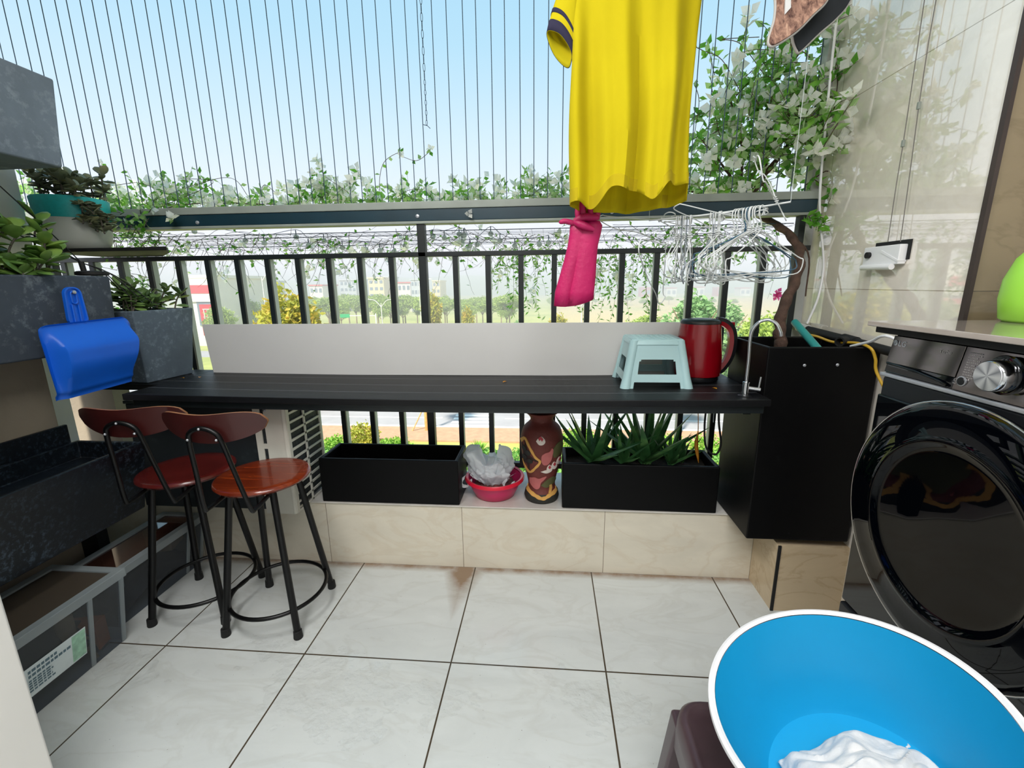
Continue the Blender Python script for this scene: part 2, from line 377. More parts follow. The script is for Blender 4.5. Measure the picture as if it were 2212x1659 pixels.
def shirtm():
    s = NT('yellow_cotton'); c = s.ramp(s.noise(2.5, 3), [(.3, lin('#d8c600')), (.7, lin('#e4d406'))])
    p = s.N('BsdfPrincipled'); s.L(c, p.inputs['Base Color']); p.inputs['Roughness'].default_value = .9
    t = s.N('BsdfTranslucent'); s.L(c, t.inputs[0]); mx = s.N('MixShader'); mx.inputs[0].default_value = .42
    bp = s.N('Bump'); bp.inputs['Strength'].default_value = .12; bp.inputs['Distance'].default_value = .002
    s.L(s.noise(350, 2), bp.inputs['Height']); s.L(bp.outputs[0], p.inputs['Normal'])
    s.L(p.outputs[0], mx.inputs[1]); s.L(t.outputs[0], mx.inputs[2]); s.L(mx.outputs[0], s.out.inputs[0]); return s.m
M['shirt'] = shirtm(); M['hemy'] = leafmat('hem_yellow', ['#c2ac00', '#cfb900'], .25, .9); M['navy'] = mat('navy_trim', '#23203a', .9, .05, 9); M['shirtb'] = mat('seam_yellow', '#c0a008', .9, .05, 9)
def furm():
    s = NT('brown_fleece'); f = s.noise(55, 5, .7, (1, 1, .45), .6)
    c = s.ramp(f, [(.35, lin('#4a302a')), (.55, lin('#9c7866')), (.75, lin('#c9a68c'))])
    return s.prin(c, .95, bump=f, bstr=1, bdist=.004)
M['fleece'] = furm(); M['felt'] = mat('dark_felt', '#1d2226', .9, .3, 14); M['rimgrey'] = mat('grey_binding', '#a7a39e', .7, .08, 20)
# ================================================================== STRUCTURE
def sbox(name, m, *b, bevel=0):
    o = MB().box(*b).obj(name, m, bevel=bevel); return struct(o)
sbox('floor', M['floor'], -2.7, 2.4, -1.6, 2.02, -.1, 0)
sbox('wall_front', M['sill'], -2.7, 1.3, 2.02, 2.44, -.1, .347)
sbox('trim_1', M['slabtop'], -2.7, 1.3, 2.012, 2.45, .347, .353, bevel=.002)
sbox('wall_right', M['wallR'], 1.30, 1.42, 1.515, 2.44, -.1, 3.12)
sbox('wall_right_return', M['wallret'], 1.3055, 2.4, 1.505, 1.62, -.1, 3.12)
sbox('trim_2', M['ped'], 1.008, 1.3, 1.80, 2.02, 0, .325)
o = sbox('trim_3', M['rubber'], 1.006, 1.018, 1.796, 1.803, 0, .325)
o = sbox('trim_4', mat('dark_corner_trim', '#3b302c', .5, .1, 9), 1.293, 1.306, 1.498, 1.515, 0, 3.12)
sbox('wall_left', M['plaster'], -2.7, -2.5, -1.6, 2.045, 0, 3.12)
sbox('wall_low_left', M['plasterb'], -2.5, -2.15, .765, 1.695, 0, 1.19, bevel=.012)
sbox('wall_near_left', M['jamb'], -2.5, -1.20, .56, .755, 0, 3.12, bevel=.008)
sbox('wall_far_right', M['plaster'], 2.4, 2.5, -1.6, 1.62, 0, 3.12)
sbox('wall_back', M['plaster'], -2.7, 2.5, -1.7, -1.6, 0, 3.12)
sbox('ceiling', M['plaster'], -2.9, 2.5, -1.7, 2.50, 3.12, 3.25)
# tile joint stub of old column left of the air conditioner
sbox('wall_stub_left', M['plasterb'], -2.69, -2.42, 2.20, 2.30, .353, 1.20)
sbox('wall_stub_far_left', M['plasterb'], -3.05, -2.80, 2.20, 2.34, .0, 1.25)
# outer concrete strip of the right wall
sbox('trim_5', mat('weathered_concrete', '#b6b8b8', .85, .12, 5, bumpscale=30, bstr=.3), 1.262, 1.30, 2.40, 2.46, 0, 3.12)
# ================================================================== BEAM, RAILING, WIRES
RY = 2.35
t = thing('window_beam', 'long dark teal steel beam topped by a pale aluminium track above the railing', 'beam', (0, RY, 1.76))
MB().box(-3.2, 1.262, -.03, .03, .005, .062).obj('beam_body', M['beam'], t, bevel=.003)
MB().box(-3.2, 1.262, -.036, .036, .062, .098).obj('wire_track', M['railg'], t, bevel=.003)
MB().box(-3.2, 1.262, -.030, .040, -.008, .005).obj('lower_flange', M['railg'], t, bevel=.002)
for px, py in ((427, 481), (902, 467), (1322, 458), (1655, 452)):
    p = at(px, py, RY-.03)
    MB().lathe([(.0095, 0), (.0095, .004), (.004, .007)], n=12, M=Matrix.Translation((p.x, -.03, p.z-1.76)) @ Matrix.Rotation(PI/2, 4, 'X')).obj('bolt', M['silver'], t, smooth=True)
t = thing('balcony_railing', 'dark steel balcony railing with square upright bars behind the counter', 'railing', (0, RY, .353))
MB().box(-3.2, 1.262, -.02, .02, 1.238, 1.262).obj('top_rail', M['rail'], t, bevel=.002)
MB().box(-3.2, 1.262, -.018, .018, .075, .105).obj('bottom_rail', M['rail'], t, bevel=.002)
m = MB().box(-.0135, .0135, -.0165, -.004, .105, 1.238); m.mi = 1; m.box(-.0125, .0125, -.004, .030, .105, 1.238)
bar = m.obj('baluster', [M['rail'], M['bar_skylit']], t)  # pale rear half imitates skylit bar sides by colour
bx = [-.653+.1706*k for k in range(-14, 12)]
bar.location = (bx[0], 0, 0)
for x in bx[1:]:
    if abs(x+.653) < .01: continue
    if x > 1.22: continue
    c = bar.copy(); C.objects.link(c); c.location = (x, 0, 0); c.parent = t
MB().box(-.675, -.635, -.02, .02, 0, 1.412).obj('post', M['rail'], t, bevel=.002)
MB().box(1.195, 1.225, -.02, .02, 0, 1.412).obj('post', M['rail'], t, bevel=.002)
MB().box(-2.80, -2.76, -.02, .02, 0, 1.412).obj('post', M['rail'], t, bevel=.002)
w0 = MB().tube([(0, 0, 0), (0, 0, 1.26)], .0021, 6).obj('safety_wire', M['wire'])
tag(w0, 'one of the thin vertical steel safety wires strung above the railing beam', 'wire', 'vertical safety wires above the beam')
xs = [-3.12+.0677*k for k in range(0, 65)]
r = rng(3)
for i, x in enumerate(xs):
    o = w0 if i == 0 else w0.copy()
    if i: C.objects.link(o)
    o.location = (x+r.uniform(-.006, .006), RY, 1.857)
# ================================================================== COUNTER AND BOARD
CZ = 1.0
def counter():
    m = MB(); n = 24
    def sag(x):
        u = (x+1.84)/2.7; return -.013*math.sin(PI*max(0, min(1, u)))
    def yf(x):
        u = (x+1.84)/2.7; return 1.715+.01*u
    xs_ = [-1.845+2.71*i/n for i in range(n+1)]
    R = []
    for x in xs_:
        z = CZ+sag(x); R.append([(x, yf(x), z), (x, 2.275, z), (x, 2.275, z-.028), (x, yf(x), z-.028)])
    m.rings(R)
    m.box(-2.25, -1.845, 1.90, 2.275, CZ-.028, CZ)
    return m
t = thing('counter', 'long black plank counter along the railing, bowed slightly in the middle', 'counter', (0, 0, 0))
counter().obj('counter_top', M['counter'], t, bevel=.003)
m = MB(); n = 24
R = []
for i in range(n+1):
    x = -1.83+2.68*i/n; z = CZ-.028-.013*math.sin(PI*i/n); R.append([(x, 1.745, z), (x, 1.775, z), (x, 1.775, z-.034), (x, 1.745, z-.034)])
m.rings(R); m.obj('front_batten', M['rail'], t, bevel=.002)
for x in (-1.75, -.45, .80): MB().box(x-.015, x+.015, 1.775, 2.33, CZ-.075, CZ-.045).obj('support_bracket', M['rail'], t)
t = MB().add([(-1.80, 2.200, .988), (.72, 2.225, .988), (.72, 2.240, 1.256), (-1.835, 2.215, 1.256), (-1.80, 2.212, .988), (.72, 2.237, .988), (.72, 2.252, 1.256), (-1.835, 2.227, 1.256)],
             [(0, 1, 2, 3), (7, 6, 5, 4), (0, 4, 5, 1), (1, 5, 6, 2), (2, 6, 7, 3), (3, 7, 4, 0)]).obj('splash_board', M['board'], bevel=.002)
tag(t, 'long pale grey board standing upright at the back of the black counter', 'board')
# ================================================================== BLACK PLANTERS
def planter(w, d, h, th, z_soil, taper=0.0, name='planter_box', m=None, p=None, bev=.006):
    m_ = m or M['black']; a, b = w/2, d/2; ta, tb = a-taper, b-taper
    def q(x, y, z): return [(-x, -y, z), (x, -y, z), (x, y, z), (-x, y, z)]
    mb = MB().rings([q(ta, tb, 0), q(a, b, h), q(a-th, b-th, h), q(ta-th, tb-th, z_soil-.02)], True, True)
    mb.obj(name, m_, p, bevel=bev)
    k = z_soil/h; sa = ta+(a-ta)*k-th-.001; sb = tb+(b-tb)*k-th-.001
    r_ = rng(int(w*1000)); nx, ny = 26, 10
    def f(u, v): return ((u*2-1)*sa, (v*2-1)*sb, z_soil+.012*noise.noise((u*9*w+3, v*9*d, w))+.004*r_.random())
    MB().grid(f, nx, ny).obj('soil', M['soil'], p, smooth=True)
t = thing('planter_box', 'empty long black trough planter on the white sill, left of the red basin', 'planter', (-.803, 2.135, .353))
planter(.722, .232, .239, .020, .15, p=t, name='trough')
t = thing('planter_box', 'long black trough planter on the sill holding the aloe plants', 'planter', (.448, 2.135, .353), -.012)
planter(.742, .232, .239, .020, .19, p=t, name='trough')
t = thing('tall_planter', 'tall black concrete planter on tiled corner pedestal, holding the vine trunk', 'planter', (1.077, 1.985, .353))
planter(.420, .370, .841, .018, .74, p=t, name='planter_body')
for px, py in ((1737, 789), (1808, 788)):
    p = at(px, py, 1.80)
    MB().lathe([(.005, 0), (.006, .004), (.003, .006)], n=10, M=Matrix.Translation((p.x-1.077, -.185, p.z-.353)) @ Matrix.Rotation(PI/2, 4, 'X')).obj('screw', M['silver'], t, smooth=True)
# ================================================================== VASE
def rev(prof, n=40):  # smooth profile
    return [(p.x, p.y) for p in bez([(a, b, 0) for a, b in prof], 5)]
vp = rev([(.060, .0), (.082, .002), (.088, .02), (.083, .045), (.070, .075), (.075, .12), (.094, .2), (.106, .28), (.107, .335), (.094, .385), (.066, .415), (.058, .428), (.062, .448), (.088, .470)])
def vr(z):
    for (r0, z0), (r1, z1) in zip(vp, vp[1:]):
        if z0 <= z <= z1 and z1 > z0: return r0+(r1-r0)*(z-z0)/(z1-z0)
    return .09
t = thing('vase', 'tall terracotta floor vase with painted lotus relief, on the sill between basin and aloes', 'vase', (-.028, 2.14, .353))
MB().lathe(vp+[(.084, .473), (.074, .462), (.052, .43), (.06, .40), (.09, .36)], n=48, cap1=True).obj('vase_body', M['terra'], t, smooth=True)
MB().lathe([(.0845, .0005), (.0905, .02), (.0855, .045), (.079, .052)], n=48, cap0=False, cap1=False).obj('foot_band', M['terrablk'], t, smooth=True)
AX = math.radians(-90)
def decal(poly, m, lift=.0035, nm='relief'):  # polygon in vase px (1170,980 centre) -> angle,z ; extruded shell
    mb = MB(); cx = sum(p[0] for p in poly)/len(poly); cz = sum(p[1] for p in poly)/len(poly)
    def pt(x, z, l):
        zz = (1081-z)/199*.478; rr = vr(zz); sn = max(-.97, min(.97, (x-1171)/432/rr)); a = AX+math.asin(sn)
        return ((rr+l)*math.cos(a), (rr+l)*math.sin(a), zz)
    n = len(poly); R = []
    for k, l in ((1.02, -.001), (1.0, lift), (.75, lift), (.5, lift), (.25, lift), (.02, lift)):
        R.append([pt(cx+(x-cx)*k, cz+(z-cz)*k, l) for x, z in poly])
    mb.rings(R, False, True); mb.obj(nm, m, t, smooth=True)
def dense(poly, n=4): return [(p.x, p.y) for p in bez([(a, b, 0) for a, b in poly]+[(poly[0][0], poly[0][1], 0)], n)][:-1]
def border(pts, w, m, wob=1.2):
    q = [p for p in bez([(a, b, 0) for a, b in pts], 6)]
    L_, R_ = [], []
    for i, p in enumerate(q):
        d = (q[min(i+1, len(q)-1)]-q[max(i-1, 0)]).normalized(); n_ = Vector((-d.y, d.x, 0)); ww = w+wob*math.sin(i*1.4)*.5
        L_.append(p+n_*ww/2); R_.append(p-n_*ww/2)
    mb = MB()
    def pt(x, z, l):
        zz = (1081-z)/199*.478; rr = vr(zz); sn = max(-.985, min(.985, (x-1171)/432/rr)); a = AX+math.asin(sn)
        return ((rr+l)*math.cos(a), (rr+l)*math.sin(a), zz)
    vs = []
    for a, b in zip(L_, R_): vs += [pt(a.x, a.y, -.001), pt(a.x, a.y, .004), pt(b.x, b.y, .004), pt(b.x, b.y, -.001)]
    fs = []
    for i in range(len(L_)-1):
        for j in range(3): fs.append((i*4+j, i*4+j+1, i*4+j+5, i*4+j+4))
    mb.add(vs, fs).obj('relief_border', m, t, smooth=True)
decal([(1128, 950), (1137, 940), (1166, 982), (1145, 1008), (1130, 995)], M['terradrk'], .0015, 'painted_panel')
border([(1126, 946), (1136, 936), (1146, 952), (1158, 972), (1168, 982), (1158, 998), (1146, 1011), (1133, 1000), (1127, 990)], 5, M['terrayel'])
for a, b, s_ in ((1134, 958, 5), (1142, 966, 6), (1135, 978, 5.5), (1147, 984, 5.5)):
    decal([(a+s_*math.cos(k), b+s_*math.sin(k)) for k in [i*PI/5 for i in range(10)]], M['terrablk'], .004, 'painted_flower')
decal(dense([(1171, 979), (1172, 968), (1180, 962), (1188, 960), (1193, 953), (1196, 958), (1194, 968), (1191, 980), (1184, 989), (1175, 989)]), M['terrapink'])
decal(dense([(1146, 1026), (1156, 1022), (1165, 1024), (1174, 1020), (1182, 1018), (1176, 1027), (1170, 1034), (1167, 1046), (1160, 1050), (1152, 1046), (1146, 1038)]), M['terrapink'])
decal(dense([(1195, 956), (1204, 945), (1214, 944), (1216, 956), (1212, 968), (1200, 976), (1195, 968)]), M['terragrn'])
decal(dense([(1170, 1040), (1182, 1028), (1196, 1022), (1202, 1032), (1196, 1040), (1182, 1046)]), M['terragrn'])
decal(dense([(1160, 937), (1164, 931), (1170, 927), (1176, 931), (1179, 938), (1174, 944), (1166, 944)]), M['terrawht'])
decal([(1164, 931), (1169, 926), (1175, 932), (1172, 937), (1169, 932), (1167, 936)], M['terrared'], .006)
for a, b, k in ((1188, 1000, 0), (1198, 995, .3), (1209, 988, .5)):
    decal(dense([(a-6, b+4), (a-5, b-4), (a, b-10), (a+5, b-4), (a+5, b+4), (a, b+8)]), M['terrawht'], .004)
    decal([(a-3, b-4), (a, b-10), (a+3, b-4), (a, b)], M['terrared'], .006)
decal(dense([(1170, 1006), (1182, 1002), (1192, 1006), (1182, 1010)]), M['terrawht'])
border([(1134, 1050), (1142, 1056), (1158, 1062), (1174, 1067), (1188, 1062), (1202, 1058), (1208, 1054)], 7, M['terrayel'], 2)
border([(1189, 1058), (1191, 1048), (1190, 1040)], 5, M['terrayel'], .5)
# ================================================================== RED BASIN + BAG
t = thing('plastic_basin', 'small red and pink plastic basin on the sill beside the terracotta vase', 'basin', (-.277, 2.165, .353))
MB().lathe([(.098, 0), (.105, .004), (.125, .045), (.143, .092), (.1435, .098), (.139, .098), (.120, .045), (.10, .01)], n=48).obj('basin_body', M['pink'], t, smooth=True)
MB().lathe([(.137, .094), (.157, .090), (.159, .098), (.152, .108), (.140, .104)], n=48, cap0=False, cap1=False).obj('rim', M['red'], t, smooth=True)
m = MB()
def hp(u, v):
    x, y = (u*2-1), (v*2-1); rr = min(1, math.hypot(x, y)); 
    if rr > 0: x, y = x*min(1, 1/max(abs(x), abs(y), .01)*0+1), y
    k = .112; d = math.hypot(x, y)
    if d > 1: x, y = x/d, y/d
    return (x*k, y*k, .055+.03*(1-x*x-y*y)+.016*noise.noise((x*5, y*5, 1)))
m.grid(hp, 26, 26).obj('dried_peels', mat('reddish_peels', '#6b3a34', .8, .5, 60, bumpscale=90, bstr=1), t, smooth=True)
r = rng(11)
m = MB()
def bagpt(u, v):
    a = u*2*PI; ph = v*PI*.86
    rr = .098*math.sin(ph*.97+.12)**.7
    n1 = noise.noise((math.cos(a)*1.6, math.sin(a)*1.6, v*3.2)); n2 = noise.noise((math.cos(a)*4.5, math.sin(a)*4.5, v*7+4)); n3 = noise.noise((math.cos(a)*9, math.sin(a)*9, v*14+9))
    k = 1+.5*n1+.28*n2+.12*n3
    z = -.085*math.cos(ph)*(1.0)+.04*n1+.025*n2
    cut = ss(.66, 1, v)
    return (rr*1.12*k*math.cos(a)-.028, rr*.8*k*math.sin(a)-.005, .148+z+.045*cut*math.sin(a*2.0+1.0)+.02*cut*math.sin(a*5)-.35*.05*math.cos(a))
m.grid(bagpt, 88, 52)
t2 = thing('plastic_bag', 'crumpled white plastic carrier bag lying in the red basin', 'bag', (-.277, 2.165, .353))
m.obj('bag_body', M['bag'], t2, smooth=True)
for s_, (a, b, c) in ((0, (-.155, -.03, .11)), (1, (.07, -.055, .115))):
    m = MB(); pts = bez([(a+.04, b+.01, c+.02), (a, b-.02, c+.005), (a-.012, b-.03, c-.03), (a+.018, b-.03, c-.05), (a+.035, b-.02, c-.01)], 8)
    vs = []; fs = []
    for i, p in enumerate(pts):
        w = .008+.004*math.sin(i*.7); vs += [tuple(p+Vector((w, .004*math.sin(i), w*.5))), tuple(p-Vector((w, 0, w*.5)))]
        if i: fs.append((2*i-2, 2*i-1, 2*i+1, 2*i))
    m.add(vs, fs).obj('bag_handle', M['bag'], t2, smooth=True)
# ================================================================== STEP STOOL
def stepstool():
    t = thing('step_stool', 'pale cyan plastic step stool with cut-out sides, on the black counter', 'stool', (.475, 2.052, CZ-.006))
    H = .212; bw, bd, tw, td = .290, .270, .215, .195
    n = 10; segs = 9
    def ring(z, off=0):
        k = z/H; w = bw+(tw-bw)*k-2*off; d = bd+(td-bd)*k-2*off
        return w, d
    # corners: fluted posts (quarter shells)
    m = MB(); 
    def side(axis, sgn):
        # side wall panel with window: outer loop & window loop in (u,z)
        zt, zb = H-.018, .022; 
        W0 = (bd if axis else bw); W1 = (td if axis else tw)
        def hw(z): return (W0+(W1-W0)*z/H)/2
        leg = .040
        outer = []
        def P(u, z):
            k = z/H
            if axis: x = sgn*(bw+(tw-bw)*k)/2; return (x, u*1.0, z)
            y = sgn*(bd+(td-bd)*k)/2; return (u, y, z)
        # strips in u: build as grid with holes
        us = [-1, -.74, -.70, -.62, -.56, .56, .62, .70, .74, 1]
        zs = [0, .028, .036, .062, .076, .118, .126, .134, H-.02, H]
        vs = []; idx = {}
        for j, z in enumerate(zs):
            for i, u in enumerate(us):
                idx[(i, j)] = len(vs); vs.append(P(u*hw(z), z))
        fs = []
        for j in range(len(zs)-1):
            for i in range(len(us)-1):
                uc = (us[i]+us[i+1])/2; zc = (zs[j]+zs[j+1])/2
                if abs(uc) < .70 and zc < .028: continue
                if abs(uc) < .62 and .062 < zc < .126 and not (abs(uc) > .56 and (zc > .118)) : 
                    if not (zc < .068 and False): continue
                fs.append((idx[(i, j)], idx[(i+1, j)], idx[(i+1, j+1)], idx[(i, j+1)]))
        return vs, fs
    for ax_ in (0, 1):
        for s_ in (-1, 1):
            vs, fs = side(ax_, s_)
            MB().add(vs, fs).obj('side_panel', M['cyanpl'], t, solid=.004)
    # rounded corner posts bulging outward
    for sx_ in (-1, 1):
        for sy_ in (-1, 1):
            m = MB(); R = []
            for z in (0, .01, .05, .12, .19, H-.004):
                k = z/H; cx = sx_*(bw+(tw-bw)*k)/2; cy = sy_*(bd+(td-bd)*k)/2; rr = .021 if z > .012 else .024
                R.append([(cx-sx_*.012+rr*math.cos(a), cy-sy_*.012+rr*math.sin(a), z) for a in [2*PI*i/16 for i in range(16)]])
            m.rings(R, True, True).obj('leg', M['cyanpl'], t, smooth=True)
    m = MB(); rr_ = []
    for z, w, rad in ((H-.022, 0, .03), (H-.006, -.003, .034), (H, -.012, .03)):
        k = z/H; rr_.append([(x, y, z) for x, y in rrect(bw+(tw-bw)*k+.012+w, bd+(td-bd)*k+.012+w, rad)])
    m.rings(rr_, True, True).obj('seat', M['cyanpl'], t, smooth=True)
    m = MB(); r_ = rng(5)
    for i in range(7):
        for j in range(6):
            x = -.078+i*.026; y = -.066+j*.0265
            q = [(x+.011*math.cos(a)*(1+.3*math.cos(3*a)), y+.011*math.sin(a)*(1+.3*math.cos(3*a)), H-.001) for a in [2*PI*k/9 for k in range(9)]]
            m.rings([q, [((a-x)*.8+x, (b-y)*.8+y, H+.0022) for a, b, _ in q]], False, True)
    m.obj('tread_pattern', M['cyanpl'], t)
    return t
stepstool()
# ================================================================== KETTLE
t = thing('electric_kettle', 'red electric kettle with black lid and handle, behind the step stool', 'kettle', (.700, 2.105, CZ), .0)
MB().lathe([(.092, 0), (.096, .006), (.094, .022)], n=40).obj('power_base', M['kblk'], t, smooth=True)
MB().lathe([(.094, .022), (.101, .026), (.104, .05), (.102, .12), (.094, .20), (.087, .262)], n=48).obj('kettle_body', M['kred'], t, smooth=True)
MB().lathe([(.0875, .262), (.088, .270), (.080, .279), (.055, .284), (.0, .286)], n=48, cap1=False).obj('lid', M['kblk'], t, smooth=True)
m = MB(); hpts = bez([(.070, 0, .275), (.105, 0, .268), (.140, 0, .235), (.152, 0, .175), (.143, 0, .105), (.112, 0, .05), (.088, 0, .035)], 8)
R = []
for i, p in enumerate(hpts):
    d = (hpts[min(i+1, len(hpts)-1)]-hpts[max(i-1, 0)]).normalized(); nrm = Vector((d.z, 0, -d.x)); w = .015
    R.append([tuple(p+nrm*a+Vector((0, b, 0))) for a, b in ((-.014, .015), (-.017, 0), (-.014, -.015), (.002, -.016), (.002, .016))])
m.rings(R).obj('handle', M['kblk'], t, smooth=True)
m = MB(); R = []
for i, p in enumerate(hpts[2:-2]):
    d = (hpts[i+3]-hpts[i+1]).normalized(); nrm = Vector((d.z, 0, -d.x))
    R.append([tuple(p+nrm*a+Vector((0, b, 0))) for a, b in ((.002, .0155), (.002, -.0175), (.020, -.014), (.020, .012))])
m.rings(R).obj('handle_grip', M['kred'], t, smooth=True)
MB().box(.112, .150, -.012, .012, .247, .268).obj('switch', M['kred'], t, bevel=.003)
# ================================================================== FAUCET
t = thing('water_faucet', 'chrome gooseneck drinking water tap standing at the right end of the counter', 'faucet', (.789, 1.785, CZ-.002))
MB().lathe([(.026, 0), (.026, .003), (.016, .008)], n=28).obj('base_flange', M['kblk'], t, smooth=True)
MB().lathe([(.013, .004), (.013, .055), (.015, .056), (.015, .06), (.008, .062)], n=24).obj('tap_body', M['chrome'], t, smooth=True)
gp = [(0, 0, .05), (.0, 0, .15), (-.002, 0, .235), (.004, -.004, .272), (.022, -.012, .298), (.048, -.022, .306), (.074, -.03, .292), (.090, -.034, .262), (.094, -.035, .245)]
MB().tube(bez(gp, 7), .0062, 14).obj('spout', M['chrome'], t, smooth=True)
MB().tube([(.008, 0, .034), (.052, -.010, .030)], .0095, 14).obj('valve_arm', M['chrome'], t, smooth=True)
MB().tube([(.046, -.009, .034), (.050, -.010, .082)], .0036, 10).obj('lever', M['chrome'], t, smooth=True)
# ================================================================== BAR STOOLS
def barstool(label, loc, rz, seatmat):
    t = thing('bar_stool', label, 'stool', loc, rz, 'wooden bar stools pulled up left of the counter')
    MB().lathe([(.150, .648), (.178, .650), (.186, .660), (.184, .668), (.176, .672), (.14, .6695), (.06, .668)], n=56).obj('seat', seatmat, t, smooth=True)
    f = .158
    for sx_ in (-1, 1):
        for sy_ in (-1, 1):
            l = MB().tube([(sx_*.090, sy_*.090, .65), (sx_*f*.99, sy_*f*.99, .02)], [.0135, .0145], 14).obj('leg', M['legs'], t, smooth=True)
            MB().lathe([(.018, 0), (.019, .004), (.017, .035), (.015, .036)], c=(sx_*f, sy_*f, 0), n=16).obj('rubber_foot', M['rubber'], l, smooth=True)
    MB().tube([(.196*math.cos(a), .196*math.sin(a), .115) for a in [2*PI*i/56 for i in range(56)]], .0085, 10, closed=True).obj('foot_ring', M['legs'], t, smooth=True)
    MB().tube([(.085*math.cos(a), .085*math.sin(a), .640) for a in [2*PI*i/32 for i in range(32)]], .008, 8, closed=True).obj('seat_ring', M['legs'], t, smooth=True)
    # hairpin back frame
    pts = bez([(-.075, .02, .640), (-.088, -.12, .630), (-.092, -.205, .622), (-.090, -.232, .64), (-.072, -.262, .80), (-.060, -.282, .915), (-.045, -.29, .955), (0, -.294, .972),
               (.045, -.29, .955), (.060, -.282, .915), (.072, -.262, .80), (.090, -.232, .64), (.092, -.205, .622), (.088, -.12, .630), (.075, .02, .640)], 7)
    MB().tube(pts, .0085, 10).obj('back_frame', M['legs'], t, smooth=True)
    # curved plywood backrest
    m = MB(); nu, nv = 28, 10
    def bp(u, v, off):
        s_ = u*2-1; x = s_*.196; y = -.278+.060*s_*s_; yo = 1
        hh = .052*(max(0, 1-abs(s_)**3.2))**.5+.004
        zc = .968+.006*s_*s_; z = zc+(v*2-1)*hh-.012*math.cos(s_*PI)*.5; y += -.022*(z-.955)/.05*.5
        return (x, y+off, z)
    vs = []; 
    for off in (0, .010):
        for j in range(nv+1):
            for i in range(nu+1): vs.append(bp(i/nu, j/nv, off))
    N_ = (nu+1)*(nv+1); fs = []
    for j in range(nv):
        for i in range(nu):
            a = j*(nu+1)+i; fs += [(a, a+1, a+nu+2, a+nu+1), (N_+a, N_+a+nu+1, N_+a+nu+2, N_+a+1)]
    b_ = [i for i in range(nu+1)]+[j*(nu+1)+nu for j in range(1, nv+1)]+[nv*(nu+1)+i for i in range(nu-1, -1, -1)]+[j*(nu+1) for j in range(nv-1, 0, -1)]
    nf = len(fs)
    for k in range(len(b_)):
        a, b = b_[k], b_[(k+1) % len(b_)]; fs.append((a, b, b+N_, a+N_))
    m.add(vs, fs); m.m = [0]*nf+[1]*(len(fs)-nf)
    m.obj('backrest', [M['woodd'], M['ply']], t, smooth=True)
    for x, y, z in ((-.052, -.297, .93), (.052, -.297, .93), (0, -.303, .972)):
        MB().sphere((x, y, z), .0045, 10, 6).obj('screw', M['silver'], t, smooth=True)
    return t
barstool('right bar stool with orange-brown round wooden seat, nearer the camera', (-1.205, 1.655, 0), .03, M['wood'])
barstool('left bar stool with dark red seat, beside the clear storage bins', (-1.588, 1.700, 0), .12, mat('dark_red_seat', '#5a1a17', .25, .2, 7, coat=.4))
# ================================================================== LEFT SIDE
def rbox(name, m, x0, x1, y0, y1, z0, z1, p=None, b=.01, **k):
    return MB().box(x0, x1, y0, y1, z0, z1).obj(name, m, p, bevel=b, **k)
def longplanter(mat_, Xf, Xb, y0, y1, z0, z1, tp, th=.028):
    m = MB(); 
    def q(e, z, i=0): return [(Xb+e+i, y0+e+i, z), (Xf-e-i, y0+e+i, z), (Xf-e-i, y1-e-i, z), (Xb+e+i, y1-e-i, z)]
    return m.rings([q(tp, z0), q(0, z1), q(0, z1, th), q(tp*.5, z1-.05, th)])
t = thing('wall_planter', 'large speckled grey concrete planter mounted high on the left wall, underside showing', 'planter')
longplanter(0, -1.90, -2.46, .95, 1.765, 1.915, 2.235, .020).obj('planter_body', M['conc'], t, bevel=.008)
MB().box(-2.50, -2.42, 1.0, 1.7, 1.86, 1.925).obj('mounting_bracket', M['rail'], t)
t = thing('concrete_planter', 'wide dark grey concrete planter with leafy succulents, the blue dustpan hanging on it', 'planter')
longplanter(0, -1.90, -2.40, .80, 1.825, 1.191, 1.50, .010).obj('planter_body', M['conc2'], t, bevel=.008)
MB().box(-2.37, -1.93, .83, 1.795, 1.44, 1.462).obj('soil', M['soil'], t)
t = thing('stone_trough', 'long low black stone trough with water marks above the storage bins', 'trough')
m = MB()
X0, X1, Y0, Y1 = -2.13, -1.80, .78, 1.735
m.rings([[(X0, Y0, .452), (-1.865, Y0, .452), (-1.865, Y1, .452), (X0, Y1, .452)], [(X0, Y0, .778), (X1, Y0, .778), (X1, Y1, .778), (X0, Y1, .778)],
         [(X0+.02, Y0+.02, .778), (X1-.018, Y0+.02, .778), (X1-.018, Y1-.02, .778), (X0+.02, Y1-.02, .778)], [(X0+.02, Y0+.02, .70), (X1-.04, Y0+.02, .70), (X1-.04, Y1-.02, .70), (X0+.02, Y1-.02, .70)]])
m.obj('trough_body', M['trough'], t, bevel=.006)
MB().box(-2.148, -2.131, .78, 1.71, .76, .86).obj('back_rail', M['trough'], t, bevel=.004)
for y in (.82, 1.66): MB().box(-2.145, -2.06, y, y+.05, 0, .452).obj('leg', M['rail'], t)
# square grey planter on the counter
t = thing('concrete_planter', 'square tapered grey concrete planter on the left end of the black counter', 'planter', (-2.03, 2.06, CZ), math.radians(-6))
m = MB(); a0, a1, h = .125, .158, .345
def sq(a, z): return [(-a, -a, z), (a, -a, z), (a, a, z), (-a, a, z)]
m.rings([sq(a0, 0), sq(a1, h), sq(a1-.018, h), sq(a1-.03, h-.05)]).obj('planter_body', M['conc3'], t, bevel=.006)
MB().box(-.125, .125, -.125, .125, h-.06, h-.035).obj('soil', M['soil'], t)
# dark panel box under counter
t = thing('storage_box', 'dark grey fibre cement box under the left end of the counter', 'box', (-1.70, 2.05, .353))
MB().box(-.36, .295, -.13, .13, 0, .545).obj('box_body', M['underc'], t, bevel=.006)
MB().box(-.365, .30, -.135, .135, .545, .56).obj('lid', M['underc'], t, bevel=.003)
